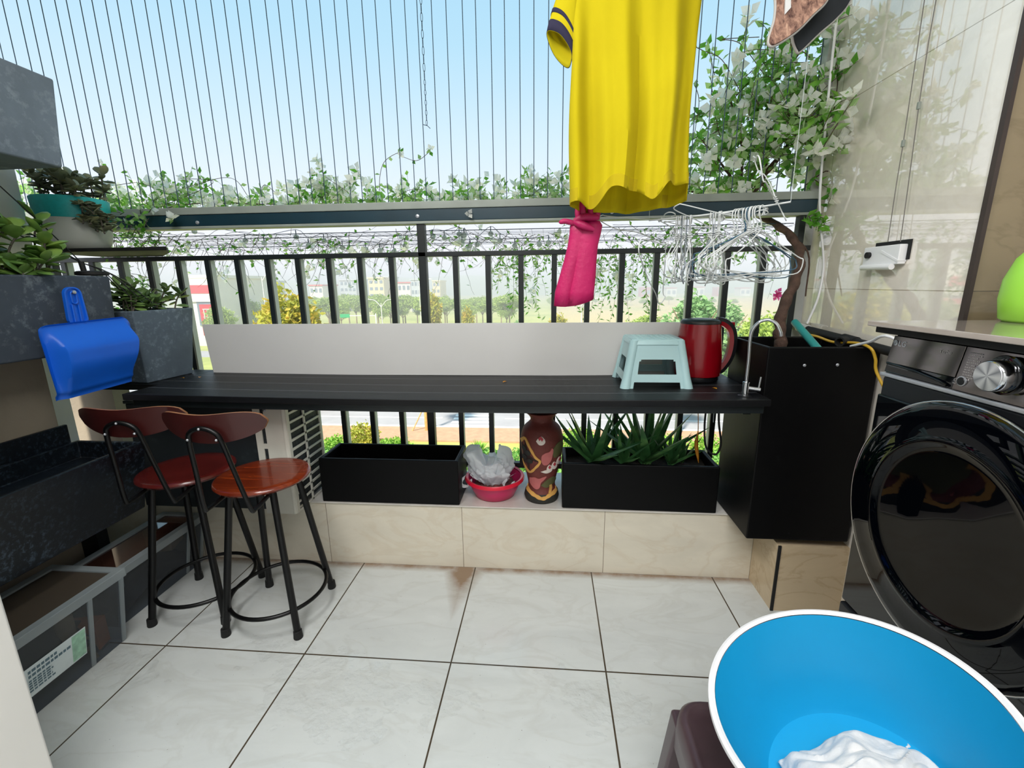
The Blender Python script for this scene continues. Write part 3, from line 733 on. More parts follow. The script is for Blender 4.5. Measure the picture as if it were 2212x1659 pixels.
# dustpan
t = thing('dustpan', 'bright blue plastic dustpan hanging handle up against the grey planter', 'dustpan', (-1.865, 1.62, 1.172))
nu, nv = 44, 40
def dp(u, v, off=0):   # u across (Y), v up
    y = -.172+.352*u; z = -.140+.285*v
    tl = .018*(1-v)
    y = (-.158-.016*v)+(u)*(.322+.045*ss(.15, .75, v)) + .012
    top = 1-.0*u
    hx = .055*ss(.045, .12, u)*ss(1.0, .93, u)*(ss(1.0, .62, v))*(.35+.65*ss(.02, .5, v))
    z -= .0
    if v > .93: pass
    lip = -.012*ss(.10, .04, v)
    rim = .007*(ss(.03, .0, u)+ss(.975, 1, v))
    return (hx+lip+rim+off+.012, y, z+(.012*(u) if v < .2 else .012*u))
m = MB()
vs = []; fs = []
def msk(u, v):
    # rounded top corners
    r0 = .14; y, z = u*1.25, v
    for cx, s_ in ((r0, -1), (1.25-r0, 1)):
        if (y-cx)*s_ > 0 and z > 1-r0 and math.hypot(y-cx, z-(1-r0)) > r0: return False
    return True
for off in (0, .0025):
    for j in range(nv+1):
        for i in range(nu+1):
            u, v = i/nu, j/nv
            y, z = u*1.25, v; r0 = .14
            for cx, s_ in ((r0, -1), (1.25-r0, 1)):
                if (y-cx)*s_ > 0 and z > 1-r0:
                    d = math.hypot(y-cx, z-(1-r0))
                    if d > r0: y = cx+(y-cx)*r0/d; z = 1-r0+(z-1+r0)*r0/d
            vs.append(dp(y/1.25, z, -off))
N_ = (nu+1)*(nv+1)
for j in range(nv):
    for i in range(nu):
        a = j*(nu+1)+i; fs += [(a, a+1, a+nu+2, a+nu+1), (N_+a, N_+a+nu+1, N_+a+nu+2, N_+a+1)]
b_ = [i for i in range(nu+1)]+[j*(nu+1)+nu for j in range(1, nv+1)]+[nv*(nu+1)+i for i in range(nu-1, -1, -1)]+[j*(nu+1) for j in range(nv-1, 0, -1)]
for k in range(len(b_)):
    a, b = b_[k], b_[(k+1) % len(b_)]; fs.append((a, b, b+N_, a+N_))
m.add(vs, fs).obj('pan', M['blue'], t, smooth=True)
m = MB()
outl = rrect(.066, .150, .028, 7)
def hd(a, b, x): return (x, a*(1 if b > 0 else 1.15)-.005, b+.208)
hole = rrect(.020, .046, .0095, 7, 0, .034)
n = len(outl)
m.rings([[hd(a, b, .003) for a, b in outl], [hd(a, b, .014) for a, b in outl], [hd(a*.84, b*.93, .014) for a, b in outl], [hd(a*.80, b*.92, .008) for a, b in outl]], True, True)
m.obj('handle', M['blue'], t, smooth=True)
m = MB()
for yy in (-.012, .012): m.tube([(.010, yy-.005, .135), (.012, yy-.005, .215)], .0035, 8)
m.obj('handle_rib', M['blue'], t, smooth=True)
m = MB(); m.tube([hd(a, b, .013) for a, b in hole], .003, 8, closed=True); m.obj('hanging_loop', M['blue'], t, smooth=True)
MB().lathe([(.006, 0), (.007, .012), (.003, .014)], n=10, M=Matrix.Translation((.006, -.002, .263)) @ Matrix.Rotation(PI/2, 4, 'Y')).obj('hook', M['silver'], t, smooth=True)
# bins
def bin_(label, y0, y1, xt, xb, h, seed, lidm, haslabel):
    t = thing('storage_bin', label, 'box', (0, 0, 0), 0, None)
    xk = -2.035
    m = MB()
    m.rings([[(xk+.03, y0+.018, .0), (xb, y0+.018, 0), (xb, y1-.018, 0), (xk+.03, y1-.018, 0)], [(xk, y0+.004, h-.03), (xt-.008, y0+.004, h-.03), (xt-.008, y1-.004, h-.03), (xk, y1-.004, h-.03)]], True, False)
    m.obj('bin_body', M['clear'], t)
    # frosted rim, vertical ribs, edges
    m = MB()
    Rr = [(xk-.004, y0, h), (xt, y0, h), (xt, y1, h), (xk-.004, y1, h)]
    m.rings([[(a+.0, b, h-.034) for a, b, _ in Rr], [(a, b, h) for a, b, _ in Rr], [(xk+.03, y0+.03, h), (xt-.032, y0+.03, h), (xt-.032, y1-.03, h), (xk+.03, y1-.03, h)], [(xk+.03, y0+.03, h-.012), (xt-.032, y0+.03, h-.012), (xt-.032, y1-.03, h-.012), (xk+.03, y1-.03, h-.012)]], False, False)
    m.obj('rim', M['binedge'], t, bevel=.003)
    for yy in (y0+.02, y0+(y1-y0)*.78, y1-.02):
        k = .004
        MB().hexa([(xb-.002, yy-.008, .004), (xb+.004, yy-.008, .004), (xb+.004, yy+.008, .004), (xb-.002, yy+.008, .004)],
                  [(xt-.010, yy-.008, h-.034), (xt-.003, yy-.008, h-.034), (xt-.003, yy+.008, h-.034), (xt-.010, yy+.008, h-.034)]).obj('rib', M['binedge'], t)
    MB().box(xk+.03, xt-.032, y0+.03, y1-.03, h-.013, h-.008).obj('lid', lidm, t)
    return t
def frontpt(xb, xt, h, y, z, off=.003): return (xb+(xt-.008-xb)*z/(h-.03)+off, y, z)
bin_('clear plastic storage bin with paper label, nearest the camera under the stone trough', .79, 1.455, -1.712, -1.772, .338, 1, frost('clouded_lid', '#6b6054', .72), True)
t = bpy.data.objects['storage_bin']
xb, xt, h = -1.772, -1.712, .338
def fq(y0, y1, z0, z1, off): return [frontpt(xb, xt, h, y, z, off) for y, z in ((y0, z0), (y1, z0), (y1, z1), (y0, z1))]
lb = MB().add(fq(1.085, 1.285, .085, .205, .004)+fq(1.085, 1.285, .085, .205, .003), [(0, 1, 2, 3), (4, 7, 6, 5), (0, 4, 5, 1), (2, 6, 7, 3)]).obj('paper_label', mat('label_paper', '#d7e2e4', .6, .04, 20), t)
m = MB()
for i, (z, l) in enumerate(((.186, .09), (.168, .135), (.150, .07), (.140, .075), (.130, .07), (.120, .072), (.108, .08))):
    a = 1.095; hh = .0035 if i > 1 else .0055; x_ = 0
    while x_ < l:
        w = .008+.006*math.sin(i*3+x_*90)**2; m.add(fq(a+x_, a+min(l, x_+w), z-hh, z+hh, .0046), [(0, 1, 2, 3)]); x_ += w+.003
m.obj('label_print', mat('label_ink', '#5b7480', .6, .05, 9), lb)
MB().add(fq(1.235, 1.283, .09, .20, .0045), [(0, 1, 2, 3)]).obj('label_picture', mat('label_green', '#9cc7ae', .6, .25, 40), lb)
bin_('clear storage bin with brown lid further back, behind the left bar stool', 1.485, 1.985, -1.800, -1.858, .285, 2, mat('brown_gloss_lid', '#3a241c', .06, .2, 5, coat=.5), False)
# contents of the bins: tools, boxes, rags (each its own thing)
def clutter(nm, label, m_, loc, rz, kind, s_):
    t = MB()
    if kind == 'box': t.box(-s_[0], s_[0], -s_[1], s_[1], 0, s_[2])
    elif kind == 'ring':
        t.tube([(s_[0]*math.cos(a), s_[0]*math.sin(a), .01) for a in [2*PI*i/24 for i in range(24)]], .009, 8, closed=True)
        t.tube([(s_[0], 0, .01), (s_[0]+s_[1], 0, .01)], .011, 8)
    elif kind == 'can': t.lathe([(s_[0], 0), (s_[0], s_[2]), (s_[0]*.6, s_[2]+.01), (s_[0]*.3, s_[2]+.02)], n=20)
    elif kind == 'rag':
        t.grid(lambda u, v: ((u-.5)*s_[0]*2+.02*noise.noise((u*4, v*4, s_[2])), (v-.5)*s_[1]*2, s_[2]*(1-((u-.5)**2+(v-.5)**2)*2.5)+.03*noise.noise((u*5, v*5, loc[0]*9))+.02), 20, 20)
    o = t.obj(nm, m_, smooth=kind in ('ring', 'can', 'rag'), bevel=.003 if kind == 'box' else 0)
    o.location = loc; o.rotation_euler = (0, 0, rz); tag(o, label, nm.split('_')[-1]); return o
cm = [mat('clutter_dark', '#202530', .7, .3, 20), mat('clutter_brown', '#5d4431', .7, .3, 20), mat('clutter_tan', '#8f7c63', .7, .2, 20), mat('clutter_orange', '#a2542a', .6, .2, 20), mat('clutter_red', '#8c2f2a', .6, .2, 20), mat('clutter_grey', '#7a7f84', .5, .2, 20)]
clutter('cloth_rag', 'dark bundled rag inside the near clear storage bin', cm[0], (-1.91, 1.12, .0), 0, 'rag', (.10, .30, .25))
clutter('tool_ring', 'pale ring-ended tool pressed against the front of the near bin', cm[2], (-1.835, 1.335, .065), .9, 'ring', (.022, .06, 0)).rotation_euler = (0, 1.25, .4)
clutter('tan_canister', 'tan cylindrical canister standing in the near storage bin', cm[2], (-1.84, 1.30, .12), .2, 'can', (.028, 0, .10))
clutter('cardboard_box', 'orange brown carton lying at the far end of the near bin', cm[3], (-1.885, 1.385, .01), .25, 'box', (.07, .03, .12))
clutter('red_box', 'small red carton at the near corner of the near storage bin', cm[4], (-1.85, .90, .01), .1, 'box', (.04, .05, .07))
clutter('blue_bag', 'dark blue bag inside the far storage bin', cm[0], (-1.95, 1.73, .005), 0, 'rag', (.075, .21, .15))
clutter('tan_box', 'tan carton inside the far storage bin', cm[2], (-1.92, 1.86, .17), .3, 'box', (.045, .06, .06))
clutter('grey_tin', 'grey tin in the far storage bin beside the blue bag', cm[5], (-1.915, 1.57, .14), .3, 'can', (.03, .06, .08))
# ================================================================== AIR CONDITIONER
t = thing('air_conditioner', 'white outdoor air conditioner unit with side grille, standing under the counter', 'air conditioner', (-1.305, 2.04, .353))
W2, D2, H2 = .077, .155, .575
m = MB(); m.box(-W2, W2-.006, -D2+.006, D2, .02, H2-.003); m.obj('coil', M['acdark'], t)
# front panel with slots on the left
m = MB()
m.box(-W2, -W2+.032, -D2, -D2+.006, .0, H2); m.box(-W2+.052, W2-.012, -D2, -D2+.006, 0, H2)
for k in range(6): z = .0+k*.113; m.box(-W2+.032, -W2+.052, -D2, -D2+.006, z-.0001 if k else 0, z+.025)
m.obj('front_panel', M['acw'], t)
m = MB(); m.tube([(W2-.012, -D2+.012, 0), (W2-.012, -D2+.012, H2)], .0125, 12); m.obj('corner_edge', M['acw'], t, smooth=True)
m = MB()
m.box(W2-.003, W2+.004, -D2+.008, -D2+.03, 0, H2); m.box(W2-.003, W2+.004, D2-.012, D2, 0, H2); m.box(W2-.003, W2+.004, -.005, .008, .0, H2)
for k in range(13): z = .0+k*.0455; m.box(W2-.003, W2+.004, -D2+.03, D2-.012, z, z+.012)
m.obj('side_grille', M['acw'], t, bevel=.001)
MB().box(-W2-.002, W2+.004, -D2-.002, D2+.002, H2, H2+.012).obj('top_cover', M['acw'], t, bevel=.004)
MB().sphere((-W2+.062, -D2-.002, H2-.045), .007, 10, 6).obj('screw', M['silver'], t, smooth=True)
MB().box(W2+.004, W2+.006, .02, .10, H2-.055, H2-.012).obj('rating_label', mat('rating_paper', '#cfc39a', .6, .05, 9), t)
# ================================================================== WASHING MACHINE
t = thing('washing_machine', 'black and graphite front-loading washing machine at right, raised on a dark stand', 'washing machine', (.94, 1.005, .45))
YH = .308
# front faces -X
MB().box(.012, .60, -YH, YH, 0, .735).obj('cabinet', M['wmgrey'], t, bevel=.010)
MB().hexa([(.014, -YH, .742), (.60, -YH, .742), (.60, YH, .742), (.014, YH, .742)], [(.030, -YH, .850), (.60, -YH, .850), (.60, YH, .850), (.030, YH, .850)]).obj('top_section', M['wmblk'], t, bevel=.006)
MB().box(.004, .60, -YH, YH, .733, .743).obj('chrome_strip', M['silver'], t, bevel=.002)
# lower cabinet front shield
MB().box(.005, .014, -YH+.003, YH-.003, 0.004, .68).obj('front_shield', M['wmblk'], t, bevel=.008)
def fr(y, z, off=0.0):  # front sloped panel coords, z from .742..850
    return (.014+(z-.742)/.108*.016-.004-off, y, z)
def fpan(y0, y1, z0, z1, nm, m_, off, th=.004, par=t):
    v = [fr(y0, z0, off), fr(y1, z0, off), fr(y1, z1, off), fr(y0, z1, off)]
    return MB().add(v+[(a+th+off, b, c) for a, b, c in v], [(0, 1, 2, 3), (7, 6, 5, 4), (0, 4, 5, 1), (1, 5, 6, 2), (2, 6, 7, 3), (3, 7, 4, 0)]).obj(nm, m_, par, bevel=.001)
drw = fpan(.088, YH-.004, .772, .846, 'detergent_drawer', M['wmpanel'], .002)
fpan(.088, YH-.004, .745, .771, 'drawer_recess', M['wmblk'], -.0015, par=drw)
MB().tube([fr(YH-.01, .770, .002), fr(.2, .766, .003), fr(.12, .756, .003), fr(.1, .75, .002)], .0035, 8).obj('drawer_grip', M['wmblk'], drw, smooth=True)
cp = fpan(-YH+.004, .085, .745, .846, 'control_panel', M['wmpanel'], .002)
RY90 = Matrix.Rotation(-PI/2, 4, 'Y')
def disc(nm, m_, y, z, prof, par, n=40):
    q = fr(y, z, .002); return MB().lathe(prof, n=n, M=Matrix.Translation(q) @ RY90).obj(nm, m_, par, smooth=True)
kb = disc('dial_collar', M['wmblk'], -.022, .798, [(.043, 0), (.044, .004), (.040, .006), (.034, .007)], t)
disc('dial', M['chrome'], -.022, .798, [(.032, .005), (.0335, .008), (.0325, .034), (.030, .036), (.0, .0365)], kb)
def painted_sheen():
    s = NT('spun_metal_sheen'); g_ = s.N('TexGradient', gradient_type='RADIAL'); mp = s.N('Mapping'); mp.inputs['Rotation'].default_value = (0, PI/2, 0)
    s.L(s.co(), mp.inputs[0]); s.L(mp.outputs[0], g_.inputs[0]); 
    v = s.math('ABSOLUTE', s.math('SINE', s.math('MULTIPLY', g_.outputs[1], 6*PI)))
    return s.prin(s.ramp(v, [(0, lin('#9a9da6')), (1, lin('#f2f3f6'))]), .3, metal=.85)  # conic sheen of the metal painted as pale and grey sectors
q = fr(-.022, .798, .002); dc = MB().lathe([(.0305, .0), (.0300, .001), (.0, .0012)], n=40, M=RY90).obj('dial_face', painted_sheen(), kb, smooth=True); dc.location = (q[0]-.0365, q[1], q[2])
bt = disc('power_button', M['silver'], .066, .768, [(.0115, 0), (.0115, .003), (.0095, .0035)], t, 28)
disc('button_face', M['kblk'], .066, .768, [(.0095, .0032), (.0085, .005), (0, .0052)], bt, 28)
def textobj(s_, size, nm, m_, par, M4, sp=1.0, ext=.0004):
    cu = bpy.data.curves.new(nm, 'FONT'); cu.body = s_; cu.size = size; cu.extrude = ext; cu.space_character = sp
    tmp = bpy.data.objects.new('tmp', cu); C.objects.link(tmp); bpy.context.view_layer.update()
    me = bpy.data.meshes.new_from_object(tmp.evaluated_get(bpy.context.evaluated_depsgraph_get())); bpy.data.objects.remove(tmp)
    me.transform(M4); me.materials.clear(); me.materials.append(m_); o = bpy.data.objects.new(nm, me); C.objects.link(o); o.parent = par; return o
TILT = math.atan(.016/.108)
def tm(y, z, off=.0045):  # text facing -X : x_text -> -Y, y_text -> +Z
    q = fr(y, z, off-.002)
    return Matrix.Translation(q) @ Matrix(((0, math.sin(TILT), -math.cos(TILT), 0), (-1, 0, 0, 0), (0, math.cos(TILT), math.sin(TILT), 0), (0, 0, 0, 1)))
textobj('LG', .021, 'brand_letters', M['silver'], drw, tm(.281, .820), 1.1)
m = MB(); 
q = Matrix.Translation(fr(.292, .8275, .0025)) @ RY90
m.lathe([(.0075, 0), (.0075, .0006)], n=24, M=q); m.obj('brand_emblem', M['silver'], drw)
m = MB(); q = tm(.292, .8275, .0055)
m.tube([(.0052*math.cos(a), .0052*math.sin(a), .0) for a in [i*2*PI*.72/14+.0 for i in range(15)][::-1]], .0006, 6, M=q); m.tube([(0, .0028, 0), (0, -.0028, 0), (.002, -.0028, 0)], .0006, 6, M=q)
m.obj('emblem_line', M['wmblk'], drw)
textobj('Turbo', .013, 'model_letters', M['print'], drw, tm(.150, .822))
m = MB(); r = rng(8)
for i in range(12):
    z = .834-i*.0056; q0 = tm(.072-.001*(i % 2), z, .0046)
    x = 0
    while x < .030-.004*(i % 3):
        w = r.uniform(.002, .005); m.box(x, x+w, -.0011, .0011, 0, .0003, M=q0); x += w+.0011
m.obj('programme_list', M['print'], cp)
m = MB(); q0 = tm(.083, .768, .0046); m.tube([(.0035*math.cos(a), .0035*math.sin(a), 0) for a in [i*PI/6 for i in range(12)]], .0005, 6, closed=True, M=q0); m.box(-.004, .004, -.009, -.0078, 0, .0003, M=q0); m.obj('power_symbol', M['print'], cp)
# door
DY, DZ = 0.0, .415; DM = Matrix.Translation((.005, DY, DZ)) @ RY90
dr = MB().lathe([(.285, 0), (.306, .003), (.312, .010), (.313, .018), (.309, .024), (.300, .028), (.290, .0283)], n=96, cap0=False, cap1=False, M=DM).obj('door', M['wmblk'], t, smooth=True)
MB().tube([tuple(DM @ Vector((.3115*math.cos(a), .3115*math.sin(a), .021))) for a in [2*PI*i/96 for i in range(96)]], .0026, 8, closed=True).obj('chrome_ring', M['chrome'], dr, smooth=True)
MB().lathe([(.292, .0285), (.27, .0300), (.232, .0305), (.226, .033), (.219, .036), (.212, .034), (.206, .028), (.19, .0255), (.10, .024), (0, .0235)], n=96, cap0=False, M=DM).obj('door_glass', M['wmdoor'], dr, smooth=True)
t = thing('appliance_stand', 'dark grey stand under the washing machine', 'stand', (.94, 1.005, 0))
MB().box(.008, .60, -.29, .29, 0, .40).obj('stand_body', M['wmgrey'], t, bevel=.006)
MB().box(-.002, .61, -.30, .30, .40, .449).obj('stand_top', M['wmgrey'], t, bevel=.006)
o = MB().box(.905, 1.52, .68, 1.345, 1.302, 1.318).obj('rubber_mat', M['rubber'], bevel=.002)
o.data.transform(Matrix.Translation((.03, -.0, 0))); tag(o, 'black underlay sheet between the washer and the stone slab', 'mat')
o = MB().box(.915, 1.60, .66, 1.352, 1.320, 1.334).obj('stone_slab', M['slabbrown'], bevel=.002)
tag(o, 'polished grey-brown stone slab lying on top of the washing machine', 'slab')
# green jug
t = thing('detergent_jug', 'lime green plastic jug standing on the slab above the washer', 'jug', (1.305, 1.262, 1.334))
MB().lathe([(.088, 0), (.098, .008), (.106, .06), (.104, .11), (.088, .165), (.058, .205), (.035, .222), (.032, .245)], n=40).obj('jug_body', M['greenjug'], t, smooth=True)
MB().lathe([(.036, .245), (.037, .285), (.030, .292)], n=28).obj('cap', M['greenjug'], t, smooth=True)
m = MB().tube(bez([(.05, 0, .21), (.10, 0, .215), (.125, 0, .17), (.105, 0, .12)], 8), .011, 10); m.obj('handle', M['greenjug'], t, smooth=True)
# ================================================================== BLUE BASIN, CLOTH, STOOL
nrm = Vector((-.273, -.018, 1)).normalized(); Cc = Vector((.58, .732, .65))
QB = nrm.to_track_quat('Z', 'Y').to_matrix().to_4x4()
t = thing('laundry_basin', 'large cyan plastic basin with white outside and rim, bottom right foreground', 'basin', Cc)
MB().lathe([(.238, -.004), (.236, -.012), (.226, -.05), (.196, -.15), (.172, -.205), (.165, -.215), (0.0, -.217)], n=96, cap0=False, cap1=True, M=QB).obj('basin_inside', M['bluein'], t, smooth=True)
MB().lathe([(.1, -.222), (.170, -.221), (.178, -.212), (.202, -.150), (.232, -.05), (.241, -.014), (.251, -.012), (.2535, -.006), (.251, .001), (.245, .003), (.2385, -.002)], n=96, cap0=True, cap1=False, M=QB).obj('basin_outside', M['white'], t, smooth=True)
# cloth in basin
def cl(u, v):
    x, y = u*2-1, v*2-1; d = x*x+y*y
    n1 = noise.noise((x*1.9, y*1.9, 2.2)); n2 = noise.noise((x*5+2*n1, y*1.8, 7)); n3 = noise.noise((x*9+3*n1, y*4, 3))
    p = Vector((x*.135-.0, y*.135-.0, -.213+.105*max(0, 1-d*.62)+.035*n1+.022*n2+.010*n3))
    return tuple(QB @ p)
o = MB().grid(cl, 70, 70).obj('white_cloth', M['cloth'], smooth=True, solid=.003)
o.location = Cc+Vector((.015, -.06, 0)); tag(o, 'crumpled white cloth lying in the cyan basin', 'cloth')
t = thing('plastic_stool', 'worn brown plastic stool carrying the cyan basin', 'stool', (.525, .765, 0))
SH = .405
m = MB(); R = []
for z, k, rd in ((SH-.05, 0, .06), (SH-.012, -.004, .06), (SH, -.014, .055)):
    R.append([(x, y, z) for x, y in rrect(.40+2*k, .40+2*k, rd, 8)])
R.append([(x, y, SH) for x, y in rrect(.355, .355, .05, 8)]); R.append([(x, y, SH-.006) for x, y in rrect(.345, .345, .048, 8)])
m.rings(R, False, True).obj('seat', M['brown'], t, smooth=True)
for sx_ in (-1, 1):
    for sy_ in (-1, 1):
        MB().hexa([(sx_*.21-.02, sy_*.21-.02, 0), (sx_*.21+.02, sy_*.21-.02, 0), (sx_*.21+.02, sy_*.21+.02, 0), (sx_*.21-.02, sy_*.21+.02, 0)],
                  [(sx_*.172-.027, sy_*.172-.027, SH-.04), (sx_*.172+.027, sy_*.172-.027, SH-.04), (sx_*.172+.027, sy_*.172+.027, SH-.04), (sx_*.172-.027, sy_*.172+.027, SH-.04)]).obj('leg', M['brown'], t, bevel=.008)
for k in range(4):
    q = Matrix.Rotation(k*PI/2, 4, 'Z')
    MB().box(-.17, .17, -.199, -.193, SH-.11, SH-.045, M=q).obj('apron', M['brown'], t, bevel=.002)
# ================================================================== HANGING THINGS
# lifting clothes rack (out of frame above) that carries the shirt, glove and slippers
t = thing('drying_rack', 'ceiling-hung clothes drying rack carrying the washing, just above the view', 'rack', (0, 0, 0))
RZ = 2.62
for y in (1.40, 1.49, 1.60, 1.72): MB().tube([(-.9, y, RZ), (1.2, y, RZ)], .011, 10).obj('rail', M['railg'], t, smooth=True)
for x in (-.8, 1.1): MB().box(x-.012, x+.012, 1.36, 1.76, RZ+.011, RZ+.03).obj('cross_bar', M['railg'], t); MB().tube([(x, 1.56, RZ+.03), (x, 1.56, 3.12)], .002, 6).obj('lift_cable', M['rope'], t)
# ---- yellow shirt
def shirt():
    t = thing('tshirt', 'bright yellow T-shirt with navy sleeve trim hanging to dry', 'shirt', (0, 0, 0))
    cx, cy = .268, 1.62
    zt, zh = 2.49, 1.735
    def body(u, v, off=0):
        a = u*2*PI; ca, sa = math.cos(a), math.sin(a)
        z = zt+(zh-zt)*v
        w = .192+.012*v-.02*ss(.5, 1, v)*0; w = w+.012*ss(.45, .15, v)
        d = .045+.022*ss(.2, 1, v)
        x = math.copysign(abs(ca)**.8, ca)*w; y = math.copysign(abs(sa)**.85, sa)*d
        xx = x/w
        amp = ss(.05, .8, v)*.9+.15
        fold = .026*math.sin(xx*8.2+.5+.4*v)+.013*math.sin(xx*17+1.4-.6*v)+.006*noise.noise((xx*5, v*2.0, 2+sa))
        y += fold*amp*(1 if sa < 0 else .75)
        x += .006*math.sin(v*7+a*2)*amp+.010*(v-.5)-(.022*v if xx > 0 else 0)*xx
        z += (.07*(xx+.2))*(1-v)**2
        # hem: back lower, left corner droops
        if sa > 0: z -= v**3*(.020+.026*(1-xx*xx))
        else: z += v**3*(.022*math.cos(xx*6.2+1.2)+.010*math.sin(xx*13)+.016*xx)
        z -= .008*v**2*max(0, -xx)
        if v < .06: z += .02
        return (cx+x, cy+y, z)
    m = MB(); m.grid(body, 150, 60); m.obj('shirt_body', M['shirt'], t, smooth=True, solid=.0012)
    m = MB()
    def hem(u, v):
        p = Vector(body(u, .95+.05*v)); c = Vector((cx, cy, p.z)); d = (p-c); d.z = 0; d = d.normalized()
        return tuple(p+d*.0022)
    m.grid(hem, 150, 3); m.obj('hem', M['hemy'], t, smooth=True)
    # sleeves
    for sg, nm in ((-1, 0), (1, 1)):
        def sl(u, v, r0=1.0):
            a = u*2*PI; k = v
            px_ = cx+sg*(.168+.068*k); pz = 2.47-.245*k-.02*k*k+(.17 if sg > 0 else -.03); py = cy-.01*k
            rx = .030+.006*k; ry = .062+.004*math.sin(a*2+1)
            ax_ = Vector((sg*.62, -.25, -.3)).normalized()
            kk = ss(.1, 1, k)
            e1 = Vector((0, 0, 1)).lerp(Vector((sg*.62, -.10, .74)), kk).normalized(); e2 = Vector((0, 1, 0)).lerp(Vector((sg*.30, .45, -.34)), kk).normalized()
            wv = 1+.10*math.sin(a*3+1)*k
            p = Vector((px_, py, pz))+e1*(math.cos(a)*(.075-.018*k)*wv*r0)+e2*(math.sin(a)*(.034-.006*k)*r0)
            return tuple(p)
        m = MB(); m.grid(lambda u, v: sl(u, v), 48, 20); s_ = m.obj('sleeve', M['shirt'], t, smooth=True, solid=.0012)
        m = MB(); m.grid(lambda u, v: sl(u, .90+.10*v, 1.03), 48, 2); m.obj('sleeve_trim', M['navy'], s_, smooth=True, solid=.0015)
        m = MB(); m.grid(lambda u, v: sl(u, .80+.04*v, 1.03), 48, 2); m.obj('sleeve_stripe', M['navy'], s_, smooth=True, solid=.0012)
    MB().tube(bez([(cx-.17, cy, 2.50), (cx, cy, 2.56), (cx+.17, cy, 2.50)], 8), .004, 8).obj('hanger_bar', M['hangerb'], t, smooth=True)
    MB().tube(bez([(cx, cy, 2.56), (cx, cy, 2.60), (cx, cy-.02, 2.636), (cx, cy-.035, 2.62)], 6), .0025, 8).obj('hanger_hook', M['silver'], t, smooth=True)
shirt()
# ---- rubber gloves
t = thing('rubber_glove', 'pink rubber glove hanging cuff-down with its fingers up, below the yellow shirt', 'glove', (0, 0, 0))
def G(px, py, dy=0): return at(px, py, 1.70+dy)
R = []
cuff = [(1239, 657, 41), (1241, 630, 40), (1247, 600, 37), (1253, 565, 33), (1259, 530, 30), (1264, 505, 31), (1266, 488, 32), (1266, 478, 27)]
cl_ = [(G(a, b), c) for a, b, c in cuff]
n = 28
for k, (p, hw) in enumerate(cl_):
    w = hw*1.72/FPX*1.0; ring = []
    for j in range(n):
        a = 2*PI*j/n; ca, sa = math.cos(a), math.sin(a)
        th = .024 if k < 7 else .012
        fold = -.012*math.exp(-((ca+.25)/.12)**2)*(sa < 0)*(1-k/9)
        zz = p.z+.006*math.cos(a*2)*(k == 0)+(.012*ca if k == 0 else 0)
        ring.append((p.x+ca*w, p.y+sa*th-fold*1.0, zz))
    R.append(ring)
MB().rings(R, False, True).obj('cuff', M['glove'], t, smooth=True, solid=.0015)
# folded-over palm
m = MB(); a = G(1236, 472, -.022); b = G(1293, 466, -.022); c = G(1240, 492, -.03); d = G(1282, 497, -.034)
m.tube(bez([G(1240, 478, -.02), G(1262, 470, -.026), G(1292, 470, -.02)], 8), [.009+.005*math.sin(PI*i/16) for i in range(17)], 12)
m.tube(bez([G(1240, 480, -.022), G(1258, 486, -.034), G(1283, 496, -.03)], 8), [.008+.006*math.sin(PI*i/16) for i in range(17)], 12)
m.obj('palm', M['glove'], t, smooth=True)
for pts, r0 in ((((1250, 478), (1248, 455), (1254, 436)), .0105), (((1261, 472), (1258, 448), (1260, 426)), .0115), (((1276, 472), (1276, 450), (1275, 424)), .0115), (((1288, 474), (1290, 462), (1295, 454)), .012), (((1246, 484), (1222, 478), (1207, 481)), .0095)):
    q = bez([G(a, b, -.012) for a, b in pts], 7); N_ = len(q)
    MB().tube(q, [r0*(1-.0*i)*(math.sqrt(max(.02, 1-(i/(N_-1))**6))) for i in range(N_)], 12).obj('finger', M['glove'], t, smooth=True)
MB().tube([G(1268, 432), (G(1268, 432).x, 1.70, 2.10), (G(1268, 432).x, 1.72, RZ)], .0012, 6).obj('hanging_string', M['rope'], t)
# ---- pair of slippers / soles at top right
def sole(name, label, pts, y, th, m1, m2, dyf):
    t = thing(name, label, 'slipper', (0, 0, 0), 0, None)
    q = bez([at(a, b, y) for a, b in pts], 8); n = len(q)
    c = sum(q, Vector())/n
    def off(p, k, dy): return (c.x+(p.x-c.x)*k, p.y+dy+dyf*(p.z-c.z), c.z+(p.z-c.z)*k)
    MB().rings([[off(p, .985, -.0035) for p in q], [off(p, 1, 0) for p in q], [off(p, 1, th) for p in q], [off(p, .985, th+.003) for p in q]]).obj('sole', m1, t, smooth=False)
    MB().tube([Vector(off(p, 1.0, th*.5)) for p in q[:-1]], th*.55, 8, closed=True).obj('binding', m2, t, smooth=True)
    tp = max(q, key=lambda p: p.z)
    MB().tube([tp+Vector((0, dyf*(tp.z-c.z), -.01)), (tp.x, 1.40, RZ)], .0015, 6).obj('hanging_loop', M['rope'], t)
    return t
sole('fleece_slipper', 'brown fleecy slipper sole hanging toe down, in front of the black one at top right', [(1688, -150), (1672, -60), (1676, 0), (1668, 50), (1653, 90), (1651, 108), (1664, 109), (1710, 78), (1750, 38), (1786, 0), (1810, -60), (1800, -150), (1745, -185), (1688, -150)], 1.40, .008, M['fleece'], M['rimgrey'], .25)
p = [at(a, b, 1.385) for a, b in ((1695, 0), (1707, -12), (1707, 18), (1694, 33))]
m = MB().rings([[tuple(q) for q in p], [tuple(q+Vector((0, -.004, 0))) for q in p]])
o = m.obj('white_patch', M['board'], bpy.data.objects['fleece_slipper'])
